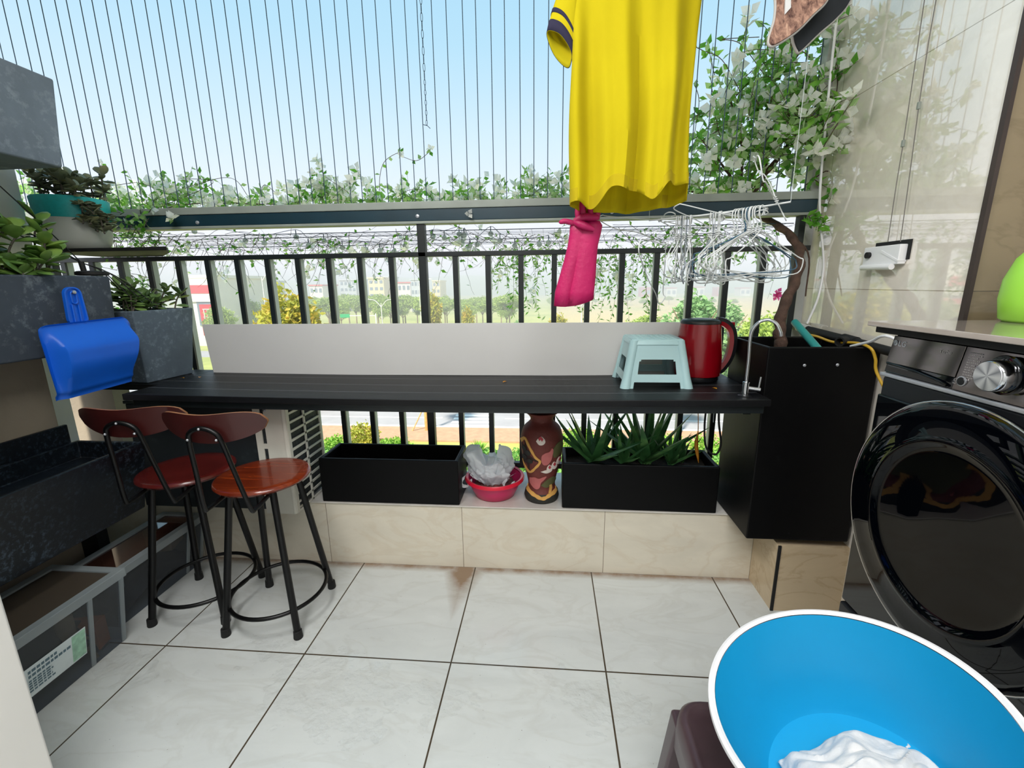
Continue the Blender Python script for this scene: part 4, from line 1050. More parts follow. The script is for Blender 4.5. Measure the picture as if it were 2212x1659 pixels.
sole('felt_slipper', 'black felt slipper sole with grey edge, hanging behind the brown one', [(1740, -150), (1722, -40), (1718, 40), (1706, 75), (1704, 100), (1709, 121), (1716, 122), (1760, 80), (1800, 45), (1833, 6), (1862, -60), (1845, -150), (1800, -190), (1740, -150)], 1.47, .008, M['felt'], M['rimgrey'], .25)
# ---- hangers
A_ = at(1402, 476, 1.71); B_ = at(1708, 436, 1.47)
def lp(t_): p = A_.lerp(B_, t_); p.z -= .006*math.sin(PI*t_); return p
t = thing('hanging_rod', 'thin white rod slung on cords below the drying rack, carrying the wire hangers', 'rod')
MB().tube([lp(i/20) for i in range(21)], .0028, 8).obj('rod', M['hanger'], t, smooth=True)
for q in (A_, B_): MB().tube([q, (q.x, 1.725 if q is A_ else 1.475, 2.615)], .0009, 6).obj('cord', M['bulb'], t)
def find_t(px):
    best = min(range(101), key=lambda k: abs(pix(lp(k/100))[0]-px)); return best/100
RCI = RC.transposed()
def pix(p):
    q = RCI @ (Vector(p)-Vector((0, 0, CH))); return 1106+FPX*q.x/-q.z, 829.5-FPX*q.y/-q.z
def hanger_mesh(seed, rr):
    r = rng(seed); w = .185+r.uniform(-.006, .008); dr_ = .085+r.uniform(-.012, .012); lo = .135+r.uniform(-.01, .012)
    hk = [(.014, 0, -.018), (.017, 0, -.004), (.012, 0, .006), (0, 0, .010), (-.012, 0, .006), (-.016, 0, -.008), (-.012, 0, -.024), (-.003, 0, -.036), (0, 0, -.050), (0, 0, -.062)]
    j = lambda s_: r.uniform(-s_, s_)
    tri = [(0, 0, -.062), (-w*.45, j(.006), -.062-dr_*.42+j(.006)), (-w*.93, j(.008), -.062-dr_*.95), (-w, j(.01), -.062-dr_*1.08), (-w*.96, j(.008), -.062-lo), (-w*.5, j(.006), -.062-lo-.004+j(.006)),
           (0, j(.006), -.062-lo+j(.005)), (w*.5, j(.006), -.062-lo-.004+j(.006)), (w*.96, j(.008), -.062-lo), (w, j(.01), -.062-dr_*1.08), (w*.93, j(.008), -.062-dr_*.95), (w*.45, j(.006), -.062-dr_*.42+j(.006)), (0.001, 0, -.066)]
    m = MB(); m.tube(bez(hk, 4), rr, 6); m.tube(bez(tri, 4), rr, 6)
    m.tube([(.004*math.cos(a), .004*math.sin(a), -.05-.02*a/20) for a in [k*.8 for k in range(26)]], rr*.9, 6)
    return m
hm = [hanger_mesh(k, .00185) for k in range(6)]
r = rng(21); first = {}
def put_hanger(px, yaw, tilt, kind, label, k, roll=0):
    key = (k % 6, kind)
    mm = {'w': M['hanger'], 'b': M['hangerb'], 'g': M['hangerg']}[kind]
    if key not in first:
        o = hm[k % 6].obj('wire_hanger', mm, smooth=True); first[key] = o
    else:
        o = first[key].copy(); C.objects.link(o)
    p = lp(find_t(px)); o.location = (p.x, p.y, p.z-.006); o.rotation_euler = (roll, tilt, yaw)
    tag(o, label, 'hanger', 'wire hangers on the thin rod at right'); return o
def D(a): return math.radians(a)
for i in range(9): put_hanger(1462+i*4, D(72+r.uniform(-9, 9)), D(r.uniform(-7, 7)), 'g' if i in (3, 6) else 'w', 'white wire hanger in the leftmost bunch hooked on the thin rod', i)
for i in range(7): put_hanger(1536+i*4, D(66+r.uniform(-12, 12)), D(r.uniform(-8, 8)), 'g' if i == 2 else 'w', 'white wire hanger in the middle bunch hooked on the thin rod', i+2)
for i in range(10): put_hanger(1592+i*6, D(32+r.uniform(-18, 14)), D(r.uniform(-9, 9)), 'w', 'white wire hanger in the rightmost bunch hooked on the thin rod', i+1)
put_hanger(1612, D(12), D(-3), 'b', 'dark blue wire hanger among the white ones in the rightmost bunch', 2)
put_hanger(1622, D(18), D(2), 'b', 'second dark blue wire hanger just behind the first blue one', 4)
for i, (px, py, rz, ry, rx, tx) in enumerate(((1455, 500, 1.1, .5, .25, 'white wire hanger tangled sideways at the left end of the rod'), (1450, 462, .35, .25, 1.35, 'white wire hanger lying across the left end of the rod'),
                                 (1650, 458, .5, .3, 1.42, 'white wire hanger tangled flat above the rightmost bunch'), (1570, 462, -.2, .15, 1.45, 'white wire hanger lying flat above the middle bunch'), (1695, 470, 1.2, 2.9, .5, 'white wire hanger sticking up at the right end of the rod'))):
    o = first[(i % 6, 'w')].copy(); C.objects.link(o); p = lp(find_t(px)); q = at(px, py, p.y); o.location = q; o.rotation_euler = (rx, ry, rz); tag(o, tx, 'hanger', 'wire hangers on the thin rod at right')
# ---- chain
t = MB(); z = 0; P0 = at(922, 271, 2.0); k = 0; z = P0.z
while z < 3.1:
    L_ = .0105 if z < P0.z+.15 else .0165; W_ = .0034 if z < P0.z+.15 else .0042; zc = z+L_
    lk = [((W_*math.sin(a)), 0, L_*math.cos(a)) for a in [2*PI*i/12 for i in range(12)]]
    q = Matrix.Translation((P0.x, P0.y, zc)) @ Matrix.Rotation((k % 2)*PI/2+.5, 4, 'Z'); t.tube(lk, .0011, 6, closed=True, M=q); z += L_*1.78; k += 1
t.tube([(P0.x-.016, P0.y, P0.z+.004), (P0.x+.002, P0.y, P0.z-.001), (P0.x+.014, P0.y, P0.z-.012)], .0013, 6)
tag(t.obj('metal_chain', M['wire'], smooth=True), 'thin dark metal link chain hanging down before the sky', 'chain')
# ---- wall bracket (winch) with cables
WX = 1.30
t = thing('wall_winch', 'white metal winch box for the clothes rack cables set in the right wall', 'winch')
def wp(px, py, x=WX): return at(px, py, x, 'x')
a, b = wp(1885, 533), wp(1970, 577)
MB().box(WX-.004, WX+.0, wp(1972, 520).y, wp(1894, 530).y, wp(1960, 560).z, wp(1930, 521).z).obj('recess', M['rubber'], t)
MB().box(WX-.030, WX-.002, b.y+.03, a.y, b.z+.012, a.z-.004).obj('housing', M['white'], t, bevel=.004)
MB().tube([(WX-.034, b.y+.05, b.z+.004), (WX-.034, a.y-.01, b.z+.006)], .011, 14).obj('roller', M['white'], t, smooth=True)
MB().tube([(WX-.03, a.y-.035, a.z-.035), (WX-.042, a.y-.035, a.z-.035)], .012, 14).obj('crank_socket', M['rubber'], t, smooth=True)
MB().hexa([(WX-.032, b.y+.03, b.z+.02), (WX-.002, b.y+.03, b.z+.02), (WX-.002, b.y+.12, a.z-.03), (WX-.032, b.y+.12, a.z-.03)], [(WX-.032, b.y+.028, b.z+.026), (WX-.002, b.y+.028, b.z+.026), (WX-.002, b.y+.12, a.z-.02), (WX-.032, b.y+.12, a.z-.02)]).obj('lever', M['white'], t)
for i, (q, lb) in enumerate(((((1918, 522), (1936, 400), (1951, 310), (1975, 150), (1997, 0)), 'left cable running up the right wall from the winch box'), (((1945, 522), (1962, 400), (1985, 228), (2006, 90), (2022, 0)), 'right cable running up the right wall from the winch box'))):
    P = [wp(a, b, WX-.015) for a, b in q]; d = (P[-1]-P[-2]).normalized(); P.append(P[-1]+d*((3.11-P[-1].z)/d.z))
    t = thing('lift_cable', lb, 'cable'); MB().tube(P, .0016, 6).obj('cable', M['rope'], t)
    MB().box(-.005, .005, -.005, .005, -.012, .012, M=Matrix.Translation(P[2])).obj('cable_clip', M['railg'], t, bevel=.002)
# white hose on wall edge
P = bez([at(1812, 0, 2.25), at(1790, 200, 2.25), at(1772, 400, 2.26), at(1772, 480, 2.27), at(1779, 570, 2.27), at(1768, 640, 2.24), at(1743, 700, 2.20)], 8)
P = [P[0]+(P[0]-P[4])*1.2]+P
tag(MB().tube(P, .0052, 10).obj('white_hose', M['white'], smooth=True), 'thin white hose running down the wall edge beside the vine', 'hose')
# pipes at the back of the tall planter
t = thing('drain_pipe', 'black pipe with a tee joint running along the right wall behind the tall planter', 'pipe')
P = [(1.262, 2.39, 1.222), (1.262, 2.10, 1.208), (1.262, 1.83, 1.195), (1.262, 1.56, 1.18)]
MB().tube(P[:2]+P[2:], .0175, 16).obj('pipe_run', M['rubber'], t, smooth=True)
MB().tube([(1.262, 1.99, 1.204), (1.262, 1.91, 1.199)], .022, 16).obj('tee_sleeve', M['rubber'], t, smooth=True)
m = MB().lathe([(.014, 0), (.020, 0), (.020, .04), (.014, .04), (.012, .005)], n=24, cap0=False, M=Matrix.Translation((1.232, 1.93, 1.201)) @ Matrix.Rotation(-PI/2, 4, 'Y') @ Matrix.Rotation(.5, 4, 'X')); m.obj('tee_branch', M['rubber'], t, smooth=True)
MB().tube([(1.262, 2.34, 1.220), (1.262, 2.26, 1.216)], .021, 16).obj('white_coupling', M['white'], t, smooth=True)
p0, p1 = at(1716, 695, 2.06), at(1762, 748, 1.90)
d = (p1-p0)
t = MB().lathe([(.008, 0), (.0145, .001), (.015, .006), (.015, d.length*1.5), (.0, d.length*1.5)], n=20, M=Matrix.Translation(p0) @ d.to_track_quat('Z', 'Y').to_matrix().to_4x4()).obj('teal_pipe', M['tealpipe'], smooth=True)
tag(t, 'short teal plastic pipe leaning inside the tall black planter', 'pipe')
P = bez([at(1738, 722, 2.18), at(1765, 727, 2.1), at(1800, 739, 1.98), at(1850, 741, 1.86), at(1880, 752, 1.78), at(1891, 775, 1.765), at(1894, 805, 1.76), (1.285, 1.70, 1.0)], 8)
tag(MB().tube(P, .0055, 10).obj('yellow_tube', M['yelpipe'], smooth=True), 'yellow flexible tube draped over the tall planter corner down to the washer', 'tube')
P = bez([at(1838, 748, 1.83), at(1880, 738, 1.72), at(1925, 728, 1.60), (1.285, 1.53, 1.16)], 6)
tag(MB().tube(P, .005, 10).obj('white_tube', M['white'], smooth=True), 'straight white tube from the tall planter to the washer', 'tube')
# cables below counter
P = bez([at(1526, 878, 2.06), at(1522, 920, 2.06), at(1525, 965, 2.06), at(1545, 982, 2.04), at(1557, 960, 2.02), at(1553, 915, 2.0), at(1553, 882, 1.98)], 8)
tag(MB().tube(P, .0048, 8).obj('black_cable', M['rubber'], smooth=True), 'black cable looping down below the right end of the counter', 'cable')
P = bez([at(1541, 912, 1.95), at(1543, 890, 1.95), at(1552, 882, 1.95), at(1575, 880, 1.93), at(1592, 886, 1.92)], 8)
tag(MB().tube(P, .0025, 8).obj('grey_wire', M['hangerg'], smooth=True), 'bent grey wire below the counter beside the tall planter', 'wire')
q = at(1601, 885, 1.90)
tag(MB().box(q.x-.014, q.x+.014, q.y-.012, q.y+.012, q.z-.012, q.z+.016).obj('tap_connector', M['white'], bevel=.005), 'white tap connector under the counter below the chrome faucet', 'connector')
# fallen leaves on the counter
r = rng(9)
for i, (px, py, lb) in enumerate(((395, 818, 'dry yellow fallen leaf on the counter by the grey planter'), (432, 816, 'second dry fallen leaf on the counter by the end of the grey board'), (1090, 822, 'small curled dry leaf on the middle of the counter'), (1543, 840, 'small dry leaf on the counter near the kettle'))):
    p = at(px, py, CZ-.004, 'z'); a = r.uniform(0, 6)
    m = MB(); m.add([(-.012, 0, 0), (-.004, -.006, .004), (.008, -.005, .003), (.014, 0, .001), (.007, .006, .004), (-.005, .006, .003), (0, 0, .001)], [(0, 1, 6), (1, 2, 6), (2, 3, 6), (3, 4, 6), (4, 5, 6), (5, 0, 6)])
    o = m.obj('fallen_leaf', M['orange']); o.location = (p.x, max(1.80, min(2.17, p.y)), CZ+.001-(.012 if -1.0 < p.x < .3 else .003)); o.rotation_euler = (0, 0, a); tag(o, lb, 'leaf')
# ================================================================== POT, DISC, SHELF
shp = [(-2.45, 1.99), (-1.76, 1.99), (-1.90, 2.16), (-2.12, 2.365), (-2.45, 2.365)]
sh = MB().rings([[(a, b, z) for a, b in shp] for z in (1.618, 1.634)]).obj('black_shelf', M['rubber'], bevel=.002)
tag(sh, 'flat black shelf board resting on the railing, carrying the teal and white pot', 'shelf')
PC = (at(166, 500, 2.13).x, 2.13, 1.634)
t = thing('glazed_pot', 'round plant pot glazed teal above and white below, on the black shelf', 'pot', PC)
MB().lathe(rev([(.075, 0), (.10, .004), (.125, .035), (.136, .09), (.139, .145)]), n=48, cap1=False).obj('white_glaze', M['potw'], t, smooth=True)
MB().lathe([(.1395, .1455), (.143, .19), (.146, .238), (.142, .242), (.136, .238), (.133, .21)], n=48, cap0=False, cap1=True).obj('teal_glaze', M['teal'], t, smooth=True)
MB().lathe([(.132, .205), (.132, .222), (.0, .226)], n=32).obj('soil', M['soil'], t, smooth=True)
MB().sphere((-.135, -.05, .20), .012, 12, 8).obj('handle_knob', M['white'], t, smooth=True)
# ---- thick-leaved succulents
def plump(m, base, d, L, w, r):
    d = d.normalized(); side = d.cross(Vector((r.uniform(-.4, .4), r.uniform(-.4, .4), 1))).normalized(); up = side.cross(d).normalized()
    R = []; n = 6
    for t_, k in ((0, .12), (.18, .55), (.42, .95), (.66, 1.0), (.86, .72), (1.0, .12)):
        c = base+d*(L*t_)+up*(-.18*L*(t_-.4)**2)
        R.append([c+side*(math.cos(a)*w*k)+up*(math.sin(a)*w*.28*k) for a in [2*PI*i/n for i in range(n)]])
    m.rings(R)
def succulent(name, label, loc, spots, mt, L=.05, w=.017, nleaf=9, seed=1, droop=0):
    t = thing(name, label, 'plant', loc); r = rng(seed); ml = MB(); ms = MB()
    for (x, y, h, lean) in spots:
        b = Vector((x, y, 0)); tip = Vector((x+lean[0], y+lean[1], h))
        mid = (b+tip)/2+Vector((0, 0, h*.12+.01)); q = bez([b, mid, tip], 5); ms.tube(q, .0035, 6)
        for k in range(nleaf):
            i = min(len(q)-1, 3+int((len(q)-3)*(k/nleaf)**.7)); p = q[i]; a = k*2.4+r.uniform(-.4, .4); e = (k/nleaf)*1.2-.1+r.uniform(-.2, .2)
            d = Vector((math.cos(a)*math.cos(e), math.sin(a)*math.cos(e), math.sin(e)-droop)); s_ = r.uniform(.75, 1.2)
            plump(ml, p, d, L*s_, w*s_, r)
    ms.obj('stem', M['twig'], t, smooth=True); ml.obj('leaves', mt, t, smooth=True); return t
r = rng(31)
sp = [(r.uniform(-.07, .10), r.uniform(-.09, .09), r.uniform(.05, .15), (r.uniform(-.03, .05), r.uniform(-.04, .03))) for _ in range(20)]
succulent('jade_plant', 'bushy brown-green succulent growing in the teal and white pot', (PC[0], PC[1], PC[2]+.222), sp, M['jade2'], .05, .018, 10, 2)
sp = [(.125+r.uniform(-.02, .03), -.03+r.uniform(-.05, .05), r.uniform(-.16, .03), (r.uniform(.01, .06), r.uniform(-.05, .03))) for _ in range(12)]
succulent('trailing_succulent', 'brownish succulent cluster spilling over the right side of the teal pot', (PC[0]+.02, PC[1], PC[2]+.20), sp, M['jade2'], .042, .013, 10, 3, .3)
r = rng(5)
sp = []
for k in range(40):
    sp.append((r.uniform(-.12, .09), r.uniform(-.36, .28), r.uniform(.03, .26), (r.uniform(-.02, .07), r.uniform(-.05, .10))))
succulent('jade_plant', 'round-leaved green succulent filling the wide grey planter above the dustpan', (-2.03, 1.36, 1.465), sp, M['jadeg'], .070, .025, 8, 4)
sp = [(r.uniform(-.10, .10), r.uniform(-.11, .11), r.uniform(.03, .16), (r.uniform(-.05, .09), r.uniform(-.05, .09))) for _ in range(20)]
succulent('jade_plant', 'dark green leafy succulent in the square grey planter on the counter', (-2.03, 2.06, CZ+.31), sp, M['jade'], .052, .017, 10, 6)
# black disc base with long thin stems
DC = at(197, 582, 1.80); DC.z = 1.503
t = thing('wire_plant_stand', 'black round stand with long thin black wires spreading from its post', 'stand', DC)
MB().lathe([(.050, 0), (.056, .003), (.056, .014), (.048, .018), (.012, .020)], n=32).obj('base_disc', M['rubber'], t, smooth=True)
MB().tube([(-.035, 0, .014), (-.040, 0, .058)], .010, 12).obj('post', M['rubber'], t, smooth=True)
o_ = Vector((-.040, 0, .055))
for i, (px, py, dy) in enumerate(((0, 402, -.25), (0, 470, -.28), (0, 492, -.3), (300, 642, .12), (330, 655, .16), (280, 640, .10), (260, 628, .2))):
    e = at(px, py, 1.80+dy)-DC; mid = (o_+e)/2+Vector((0, 0, .03 if i > 2 else .005))
    MB().tube(bez([o_, mid, e], 8), .0022, 6).obj('thin_wire', M['rubber'], t, smooth=True)
# ================================================================== ALOES
def aloe(label, loc, s_, seed, n=16, up=.5):
    t = thing('aloe_plant', label, 'plant', loc); r = rng(seed); m = MB()
    for k in range(n):
        a = k*2.399+r.uniform(-.25, .25); e = up+.75*(k/n)+r.uniform(-.15, .15); L = s_*(.75+.35*r.random())*(1-.15*(k/n)); w = s_*.080*(1-.2*k/n)
        d = Vector((math.cos(a)*math.cos(e), math.sin(a)*math.cos(e), math.sin(e))); sd_ = Vector((-math.sin(a), math.cos(a), 0)); R = []
        bend = r.uniform(-.1, .35); tw = r.uniform(-.15, .15)
        for j in range(9):
            u = j/8; c = d*(L*u)+Vector((0, 0, 1))*(L*.30*u*u*bend)+Vector((0, 0, .01))+sd_*(tw*L*u*u)
            ww = w*(1-u**1.6)*.98+.0006; up_ = sd_.cross(d)
            R.append([c+sd_*ww, c+up_*(ww*.10)+sd_*ww*.3*0, c-sd_*ww, c+up_*(-ww*.62)])
        m.rings(R)
    m.obj('leaves', M['aloe'], t, smooth=True)
    MB().lathe([(s_*.055, -.02), (s_*.05, .012)], n=12).obj('stem', M['twig'], t); return t
az = .353+.19
aloe('large aloe plant with long arching leaves, leftmost in the right black trough', (.235, 2.13, az), .37, 1, 13, .42)
aloe('small spiky aloe between the two large aloe plants', (.385, 2.12, az), .25, 2, 12, .5)
aloe('large thick-leaved aloe plant, in the middle of the right black trough', (.50, 2.15, az), .40, 3, 14, .55)
aloe('small bright aloe pups near the right end of the black trough', (.62, 2.13, az), .21, 4, 16, .7)
aloe('tiny aloe pup behind the small bright aloes', (.685, 2.17, az), .15, 5, 12, .8)
# orange withering stem
m = MB(); P = bez([at(1508, 878, 2.07), at(1508, 930, 2.07), at(1504, 960, 2.07), at(1509, 1000, 2.06)], 8); m.tube(P, [.002, .002, .002, .002, .002, .002, .002, .002, .0022, .003, .004, .005, .006, .0075, .0085, .009, .0095, .0095, .009, .0085, .008, .0065, .005, .003, .001][:len(P)], 8)
tag(m.obj('withered_leaf', M['orange'], smooth=True), 'long orange withered leaf hanging over the right end of the aloe trough', 'leaf')
# ================================================================== BOUGAINVILLEA AND VINES
def leaf(m, p, d, L, w, r, fold=.25):
    d = d.normalized(); s_ = d.cross(Vector((r.uniform(-1, 1), r.uniform(-1, 1), r.uniform(-.2, 1)))).normalized(); u = s_.cross(d)
    a = p+d*(L*.42)
    m.add([p, a+s_*w+u*(w*fold), p+d*L, a-s_*w+u*(w*fold), a], [(0, 1, 4), (1, 2, 4), (2, 3, 4), (3, 0, 4)])
def bractc(m, p, d, s_, r):
    d = d.normalized(); u = d.orthogonal().normalized(); v = d.cross(u); a0 = r.uniform(0, 6)
    for k in range(3):
        a = a0+k*2.094; rad = u*math.cos(a)+v*math.sin(a); tn = d.cross(rad)
        b = p+d*.002; c = p+d*(s_*.50)+rad*(s_*.42); t_ = p+d*(s_*.78)+rad*(s_*.95)
        m.add([b, c+tn*(s_*.46)-rad*s_*.05, t_, c-tn*(s_*.46)-rad*s_*.05, c-rad*(s_*.14)], [(0, 1, 4), (1, 2, 4), (2, 3, 4), (3, 0, 4)])
def twig(mt, ml, mb, p, d, L, r, rad=.0022, lf=.034, lw=.40, nl=9, br=.3, grav=-.15, wig=.35, bs=.030, mlp=None, brk=None):
    n = max(4, int(L/.03)); P = [p.copy()]; d = d.normalized()
    for i in range(n):
        d = (d+Vector((r.uniform(-wig, wig), r.uniform(-wig, wig), r.uniform(-wig, wig)+grav))*.35).normalized(); P.append(P[-1]+d*(L/n))
    if mt: mt.tube(P, [rad*(1-.6*i/n) for i in range(n+1)], 4, cap=False)
    for k in range(nl):
        t_ = (k+.6)/nl; i = min(n-1, int(t_*n)); q = P[i].lerp(P[i+1], t_*n-i); dd = (P[i+1]-P[i]).normalized()
        sd_ = Vector((r.uniform(-1, 1), r.uniform(-1, 1), r.uniform(-.7, .9))).normalized()
        tgt = ml if (mlp is None or r.random() < .45) else mlp
        leaf(tgt, q, dd*.5+sd_, lf*r.uniform(.6, 1.15), lf*lw*r.uniform(.5, .75), r)
    if mb is not None and r.random() < br:
        for k in range(r.randint(1, 3)):
            q = P[-1-r.randint(0, min(2, n-1))]; bractc(mb, q, Vector((r.uniform(-1, 1), r.uniform(-1, .6), r.uniform(-.3, 1))), bs*r.uniform(.7, 1.15), r)
    return P
r = rng(77)
bt = thing('bougainvillea', 'bougainvillea with thick brown trunk and white flowers spreading above the beam at right', 'plant')
TP = [at(1690, 775, 2.0), at(1686, 740, 2.01), at(1684, 715, 2.03), at(1690, 670, 2.05), at(1712, 620, 2.10), at(1727, 575, 2.16), at(1724, 535, 2.24), at(1700, 502, 2.33), at(1665, 478, 2.44), at(1628, 455, 2.50), at(1625, 425, 2.52), at(1648, 385, 2.52), at(1692, 328, 2.5), at(1740, 285, 2.44), at(1800, 240, 2.36)]
TP[0].z = 1.085
q = bez(TP, 6); n = len(q); m = MB()
m.tube([p+Vector((.003*math.sin(i*1.1), .003*math.cos(i*1.7), 0)) for i, p in enumerate(q)], [(.026-.017*(i/n)+.002*math.sin(i*1.3)) for i in range(n)], 12)
m.obj('trunk', M['bark'], bt, smooth=True)
mt, ml, mb_, mlp = MB(), MB(), MB(), MB()
limbs = [q[60:]]
def limb(pts, r0, r1):
    c = bez(pts, 6); N_ = len(c); mt.tube(c, [r0+(r1-r0)*i/(N_-1) for i in range(N_)], 7); limbs.append(c); return c
limb([at(1665, 478, 2.44), at(1610, 450, 2.50), at(1600, 400, 2.55), at(1604, 330, 2.6), at(1590, 260, 2.6), at(1570, 190, 2.6)], .012, .003)
limb([at(1625, 440, 2.5), at(1585, 390, 2.55), at(1540, 330, 2.6), at(1505, 290, 2.6)], .008, .003)
limb([at(1648, 400, 2.52), at(1660, 330, 2.6), at(1680, 250, 2.6), at(1700, 160, 2.55), at(1730, 110, 2.5)], .008, .003)
limb([at(1625, 450, 2.5), at(1560, 430, 2.6), at(1500, 415, 2.7), at(1440, 410, 2.7), at(1380, 425, 2.7)], .008, .003)
limb([at(1740, 285, 2.44), at(1800, 300, 2.34), at(1840, 310, 2.26)], .005, .002)
limb([at(1800, 240, 2.36), at(1810, 180, 2.36), at(1800, 120, 2.38)], .005, .002)
limb([at(1740, 400, 2.4), at(1790, 370, 2.34), at(1800, 430, 2.34), at(1775, 480, 2.34)], .003, .0015)
limb([at(1604, 330, 2.6), at(1640, 290, 2.55), at(1700, 240, 2.5), at(1760, 190, 2.45)], .006, .003)
limb([at(1690, 500, 2.36), at(1745, 545, 2.30), at(1740, 640, 2.24)], .005, .003)
for k in range(330):
    c = limbs[[0, 1, 2, 3, 4, 8, 3, 1, 0][k % 9] if k % 13 else 5]; p = c[r.randint(len(c)//4, len(c)-1)]+Vector((r.uniform(-.09, .09), r.uniform(-.14, .12), r.uniform(-.06, .10)))
    px, py = pix(p)
    if px > 1870 or (p.x > 1.20 and p.y < 2.46): p.x = min(p.x, 1.17)
    if px < 1480 and py < 330: continue
    d = Vector((r.uniform(-1, .75), r.uniform(-.9, .5), r.uniform(-.35, 1)))
    twig(mt, ml, mb_, p, d, r.uniform(.10, .26), r, lf=.056, nl=r.randint(5, 9), br=.42, bs=.046, mlp=mlp)
# leaning twigs towards the wall
for k in range(26):
    c = limbs[[5, 6, 7][k % 3]]; p = c[r.randint(0, len(c)-1)]
    twig(mt, ml, mb_, p, Vector((r.uniform(-.4, .5), r.uniform(-.5, .1), r.uniform(-.6, .5))), r.uniform(.05, .12), r, lf=.048, nl=5, br=.35, bs=.042)
for px, py in ((1845, 270), (1812, 300), (1838, 300), (1875, 305), (1725, 335), (1760, 345), (1580, 355), (1515, 350), (1655, 250), (1640, 275), (1600, 130), (1610, 410), (1310, 440), (1350, 437)):
    p = at(px, py, 2.22 if px > 1800 else 2.36)
    for j in range(3): bractc(mb_, p+Vector((r.uniform(-.02, .02), r.uniform(-.02, .02), r.uniform(-.02, .02))), Vector((r.uniform(-1, 1), -1, r.uniform(-.6, .8))), .040, r)
# upper airy shoots
for pts in (((1600, 200), (1560, 130), (1520, 110), (1500, 100)), ((1650, 160), (1600, 95), (1560, 85), (1640, 80)), ((1500, 290), (1510, 220), (1500, 180)), ((1740, 150), (1790, 100), (1800, 70))):
    c = bez([at(a, b, 2.5) for a, b in pts], 6); mt.tube(c, .0018, 4)
    for p in c[4::3]: leaf(ml, p, Vector((r.uniform(-1, 1), r.uniform(-.5, .5), r.uniform(-.6, 1))), .042, .012, r)
    for p in c[6::5]: leaf(mlp, p, Vector((r.uniform(-1, 1), r.uniform(-.5, .5), r.uniform(-.6, 1))), .042, .012, r)
mt.obj('branches', M['bark'], bt, smooth=True); ml.obj('leaves', M['leaf'], bt, smooth=False, fix=False); mlp.obj('young_leaves', M['leaf2'], bt, fix=False); mb_.obj('flower_bracts', M['bract'], bt, fix=False)
# vine along the beam
vt = thing('bougainvillea_vine', 'white-flowered vine sprawling along the top of the beam and shelf, left and centre', 'plant')
mt, ml, mb_, mlp = MB(), MB(), MB(), MB()
mt.tube(bez([at(1620, 455, 2.50), at(1400, 436, 2.52), at(1200, 432, 2.50), at(1000, 446, 2.50), at(800, 452, 2.5), at(600, 458, 2.5), at(400, 462, 2.5), at(200, 462, 2.5), at(0, 440, 2.5)], 10), .005, 6)
mt.tube(bez([at(1240, 440, 2.6), at(1100, 446, 2.6), at(930, 440, 2.6), at(700, 444, 2.6), at(420, 440, 2.6), at(300, 470, 2.55)], 10), .003, 6)
clumps = [(20, 400, 60, 30, 18), (80, 440, 60, 30, 18), (260, 420, 50, 40, 26), (330, 430, 60, 35, 30), (400, 410, 50, 35, 22), (470, 425, 50, 25, 16), (560, 430, 40, 22, 14), (640, 425, 40, 22, 18), (710, 410, 40, 30, 22), (760, 425, 40, 25, 16),
          (810, 428, 30, 18, 9), (905, 420, 40, 22, 16), (960, 425, 40, 20, 14), (1020, 410, 40, 28, 18), (1060, 425, 40, 20, 12), (1160, 405, 45, 30, 22), (1210, 415, 40, 30, 20), (1440, 420, 60, 20, 18)]
for cx, cy, sx_, sy_, nn in clumps:
    for k in range(int(nn*1.25)):
        y = 2.42+.38*r.random(); px = cx+r.gauss(0, sx_*.5); py = min(462, cy+18+abs(r.gauss(0, sy_*.45))-8)
        p = at(px, py, y); p.z = max(p.z, 1.82)
        twig(mt, ml, mb_, p, Vector((r.uniform(-1, 1), r.uniform(-.6, .5), r.uniform(-.1, 1.0))), r.uniform(.05, .19), r, rad=.0014, lf=.046, nl=r.randint(4, 7), br=.65 if cx > 620 else .5, bs=.040, mlp=mlp)
for pts in (((300, 445), (420, 400), (500, 385), (540, 430)), ((690, 440), (700, 385), (690, 365)), ((700, 380), (760, 420), (800, 440)), ((824, 445), (820, 390), (830, 350), (860, 330), (868, 335)), ((835, 444), (880, 412), (920, 410)), ((868, 338), (900, 347), (925, 330), (930, 322)),
            ((250, 430), (215, 375), (222, 350)), ((340, 450), (460, 395), (390, 385)), ((560, 440), (570, 400), (600, 420)), ((250, 400), (300, 395), (340, 410)), ((1150, 420), (1200, 385), (1230, 370)), ((60, 400), (100, 360), (140, 370))):
    c = bez([at(a, b, 2.5) for a, b in pts], 7); mt.tube(c, .0016, 4)
    for p in c[5::4]: leaf(ml if r.random() < .5 else mlp, p, Vector((r.uniform(-1, 1), r.uniform(-.5, .5), r.uniform(-.6, 1))), .032, .011, r)
    for j in range(2): bractc(mb_, c[-1], Vector((r.uniform(-1, 1), -1, r.uniform(-.5, 1))), .022, r)
# vine leaves hanging on the beam at left
for k in range(20):
    p = at(285+r.gauss(0, 30), 470+r.uniform(-12, 30), 2.28+r.uniform(-.03, .03)); twig(mt, ml, mb_, p, Vector((r.uniform(-1, 1), -.3, r.uniform(-.8, .3))), .06, r, lf=.045, nl=3, br=.25, mlp=mlp)
for k in range(14):
    p = at(1760+r.gauss(0, 14), 470+r.uniform(-10, 16), 2.26); twig(mt, ml, None, p, Vector((r.uniform(-1, .8), -.3, r.uniform(-1, .2))), .04, r, lf=.045, nl=3)
